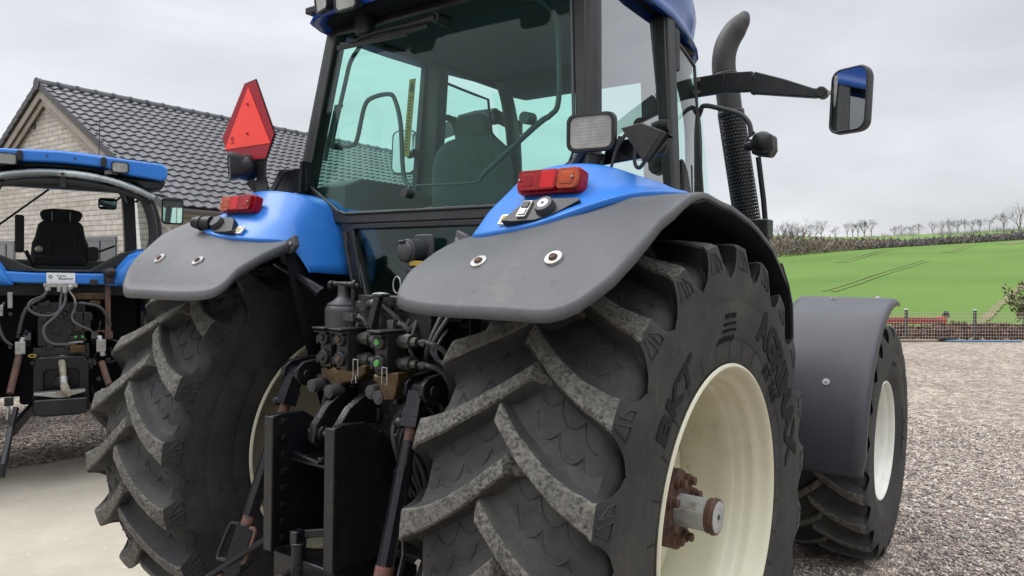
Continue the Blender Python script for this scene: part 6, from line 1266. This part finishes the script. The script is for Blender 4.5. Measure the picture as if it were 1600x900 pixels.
mb = MB(); mb.bar(along(-1.25, 2.6, .46)-base_i, along(.36, 2.6, .46)-base_i, .14, .22); mb.bar(along(-1.25, 3.6, .36)-base_i, along(.30, 3.6, .36)-base_i, .12, .14)
for k in (-1.2, -.7, -.2, .25): mb.bar(along(k, 2.9, .40)-base_i, along(k, 3.6, .36)-base_i, .1, .1)
mb.build('frame', 'imp_red', imp, bevel=.01)
for k in np.arange(-1.2, .3, .12):
    mb = MB(); p = along(k, 3.0, .34)-base_i; mb.tube([p, p+Vector((.05, .1, -.15)), p+Vector((.0, -.05, -.38)), p+Vector((.02, -.15, -.55))], .02, 6); mb.build('tine', 'black_metal', imp)
mb = MB(); mb.box(along(.55, 2.9, .42)-base_i, (.34, .3, .34)); mb.build('drive_housing', 'imp_red', imp, bevel=.05); mb = MB(); mb.prism([(-.12, 0), (.14, 0), (.06, .20), (-.06, .20)], -.1, .1, fn=lambda v: Vector(v)+along(.62, 2.9, .58)-base_i); mb.build('hood_cover', 'black_plastic', imp, bevel=.02)
M['wood'] = mat('weathered_plank', (.30, .25, .18), .9)
mb = MB(); mb.bar(along(-1.6, -.25, .04), along(-.6, -.15, .04), .16, .06); tag(mb.build('plank', 'wood', bevel=.005), 'pale weathered plank lying along the foot of the fence', 'plank')
mb = MB(); mb.tube([along(-.62, -.2, .04), along(-.50, -.18, .07), along(-.36, -.22, .03)], [.06, .08, .03], 8, smooth=4, flat=.6); tag(mb.build('plastic_sheet', 'black_plastic'), 'crumpled black plastic sheet at the end of the plank', 'plastic')
M['pipe_blue'] = mat('blue_water_pipe', (.10, .22, .36), .45)
mb = MB(); mb.tube([along(-.50, -.2, .03), along(-.2, -.32, .035), along(.2, -.30, .03), along(.55, -.38, .03)], .026, 8, smooth=5); tag(mb.build('water_pipe', 'pipe_blue'), 'light blue plastic pipe lying at the foot of the fence', 'pipe')
# shrub on the right
sh_az, sh_r = -.9, 33; sb = Vector(polar(sh_az, sh_r)); shr = thing('shrub', 'tangled brown green shrub at the right edge beyond the fence', 'shrub', sb)
gg = random.Random(8); st_ = MB(); lf = MB()
for k in range(70):
    a = gg.uniform(0, 6.28); tl = gg.uniform(.05, .75); d = Vector((math.cos(a)*math.sin(tl), math.sin(a)*math.sin(tl), math.cos(tl))); Ls = gg.uniform(1.2, 2.5); q = d*Ls*.5+Vector((0, 0, .1)); e = q+(d+Vector((gg.uniform(-.4, .4), gg.uniform(-.4, .4), -.1)))*Ls*.45
    st_.tube([(0, 0, 0), q, e], [.02, .012, .005], 4, cap=False)
    for j in range(110):
        t = gg.uniform(.15, 1); p = (Vector(q)*t*2 if t < .5 else Vector(q)+(Vector(e)-Vector(q))*(t-.5)*2)+Vector((gg.uniform(-.18, .18), gg.uniform(-.18, .18), gg.uniform(-.18, .18))); s = gg.uniform(.02, .05)
        a1 = Vector((gg.uniform(-1, 1), gg.uniform(-1, 1), gg.uniform(-1, 1))).normalized()*s; b1 = Vector((gg.uniform(-1, 1), gg.uniform(-1, 1), gg.uniform(-1, 1))).normalized()*s; lf.add([p-a1*1.5, p+b1*1.5, p+a1*1.5, p-b1*1.5], [(0, 1, 2, 3)])
M['shrub_leaf'] = mat('dull_shrub_leaves', (.13, .115, .055), .9, noise=(3, (.10, .085, .055), .4, .65))
st_.build('stem', 'bark', shr, sharp=180); lf.build('foliage', 'shrub_leaf', shr, sharp=None)

# thin upright brush along the skyline
g = np.random.default_rng(21); mb = MB()
for c in range(46):
    a0 = g.uniform(-11.3, -1.2); r0 = g.uniform(262, 300); H0 = g.uniform(.9, 3.0); wd = g.uniform(.25, .7)
    for i in range(46):
        a = a0+g.normal(0, wd*.5); x, y, z = polar(a, r0+g.uniform(-4, 4)); h_ = H0*g.uniform(.35, 1); t_ = g.uniform(-.5, .5); u_ = g.uniform(-.3, .3); w_ = g.uniform(.012, .028)
        mb.add([(x-w_, y, z-.2), (x+w_, y, z-.2), (x+t_*h_, y+u_*h_, z+h_)], [(0, 1, 2)])
tag(mb.build('brush', 'bark', sharp=None), 'sparse leafless brush along the top of the hill', 'brush', kind='stuff')
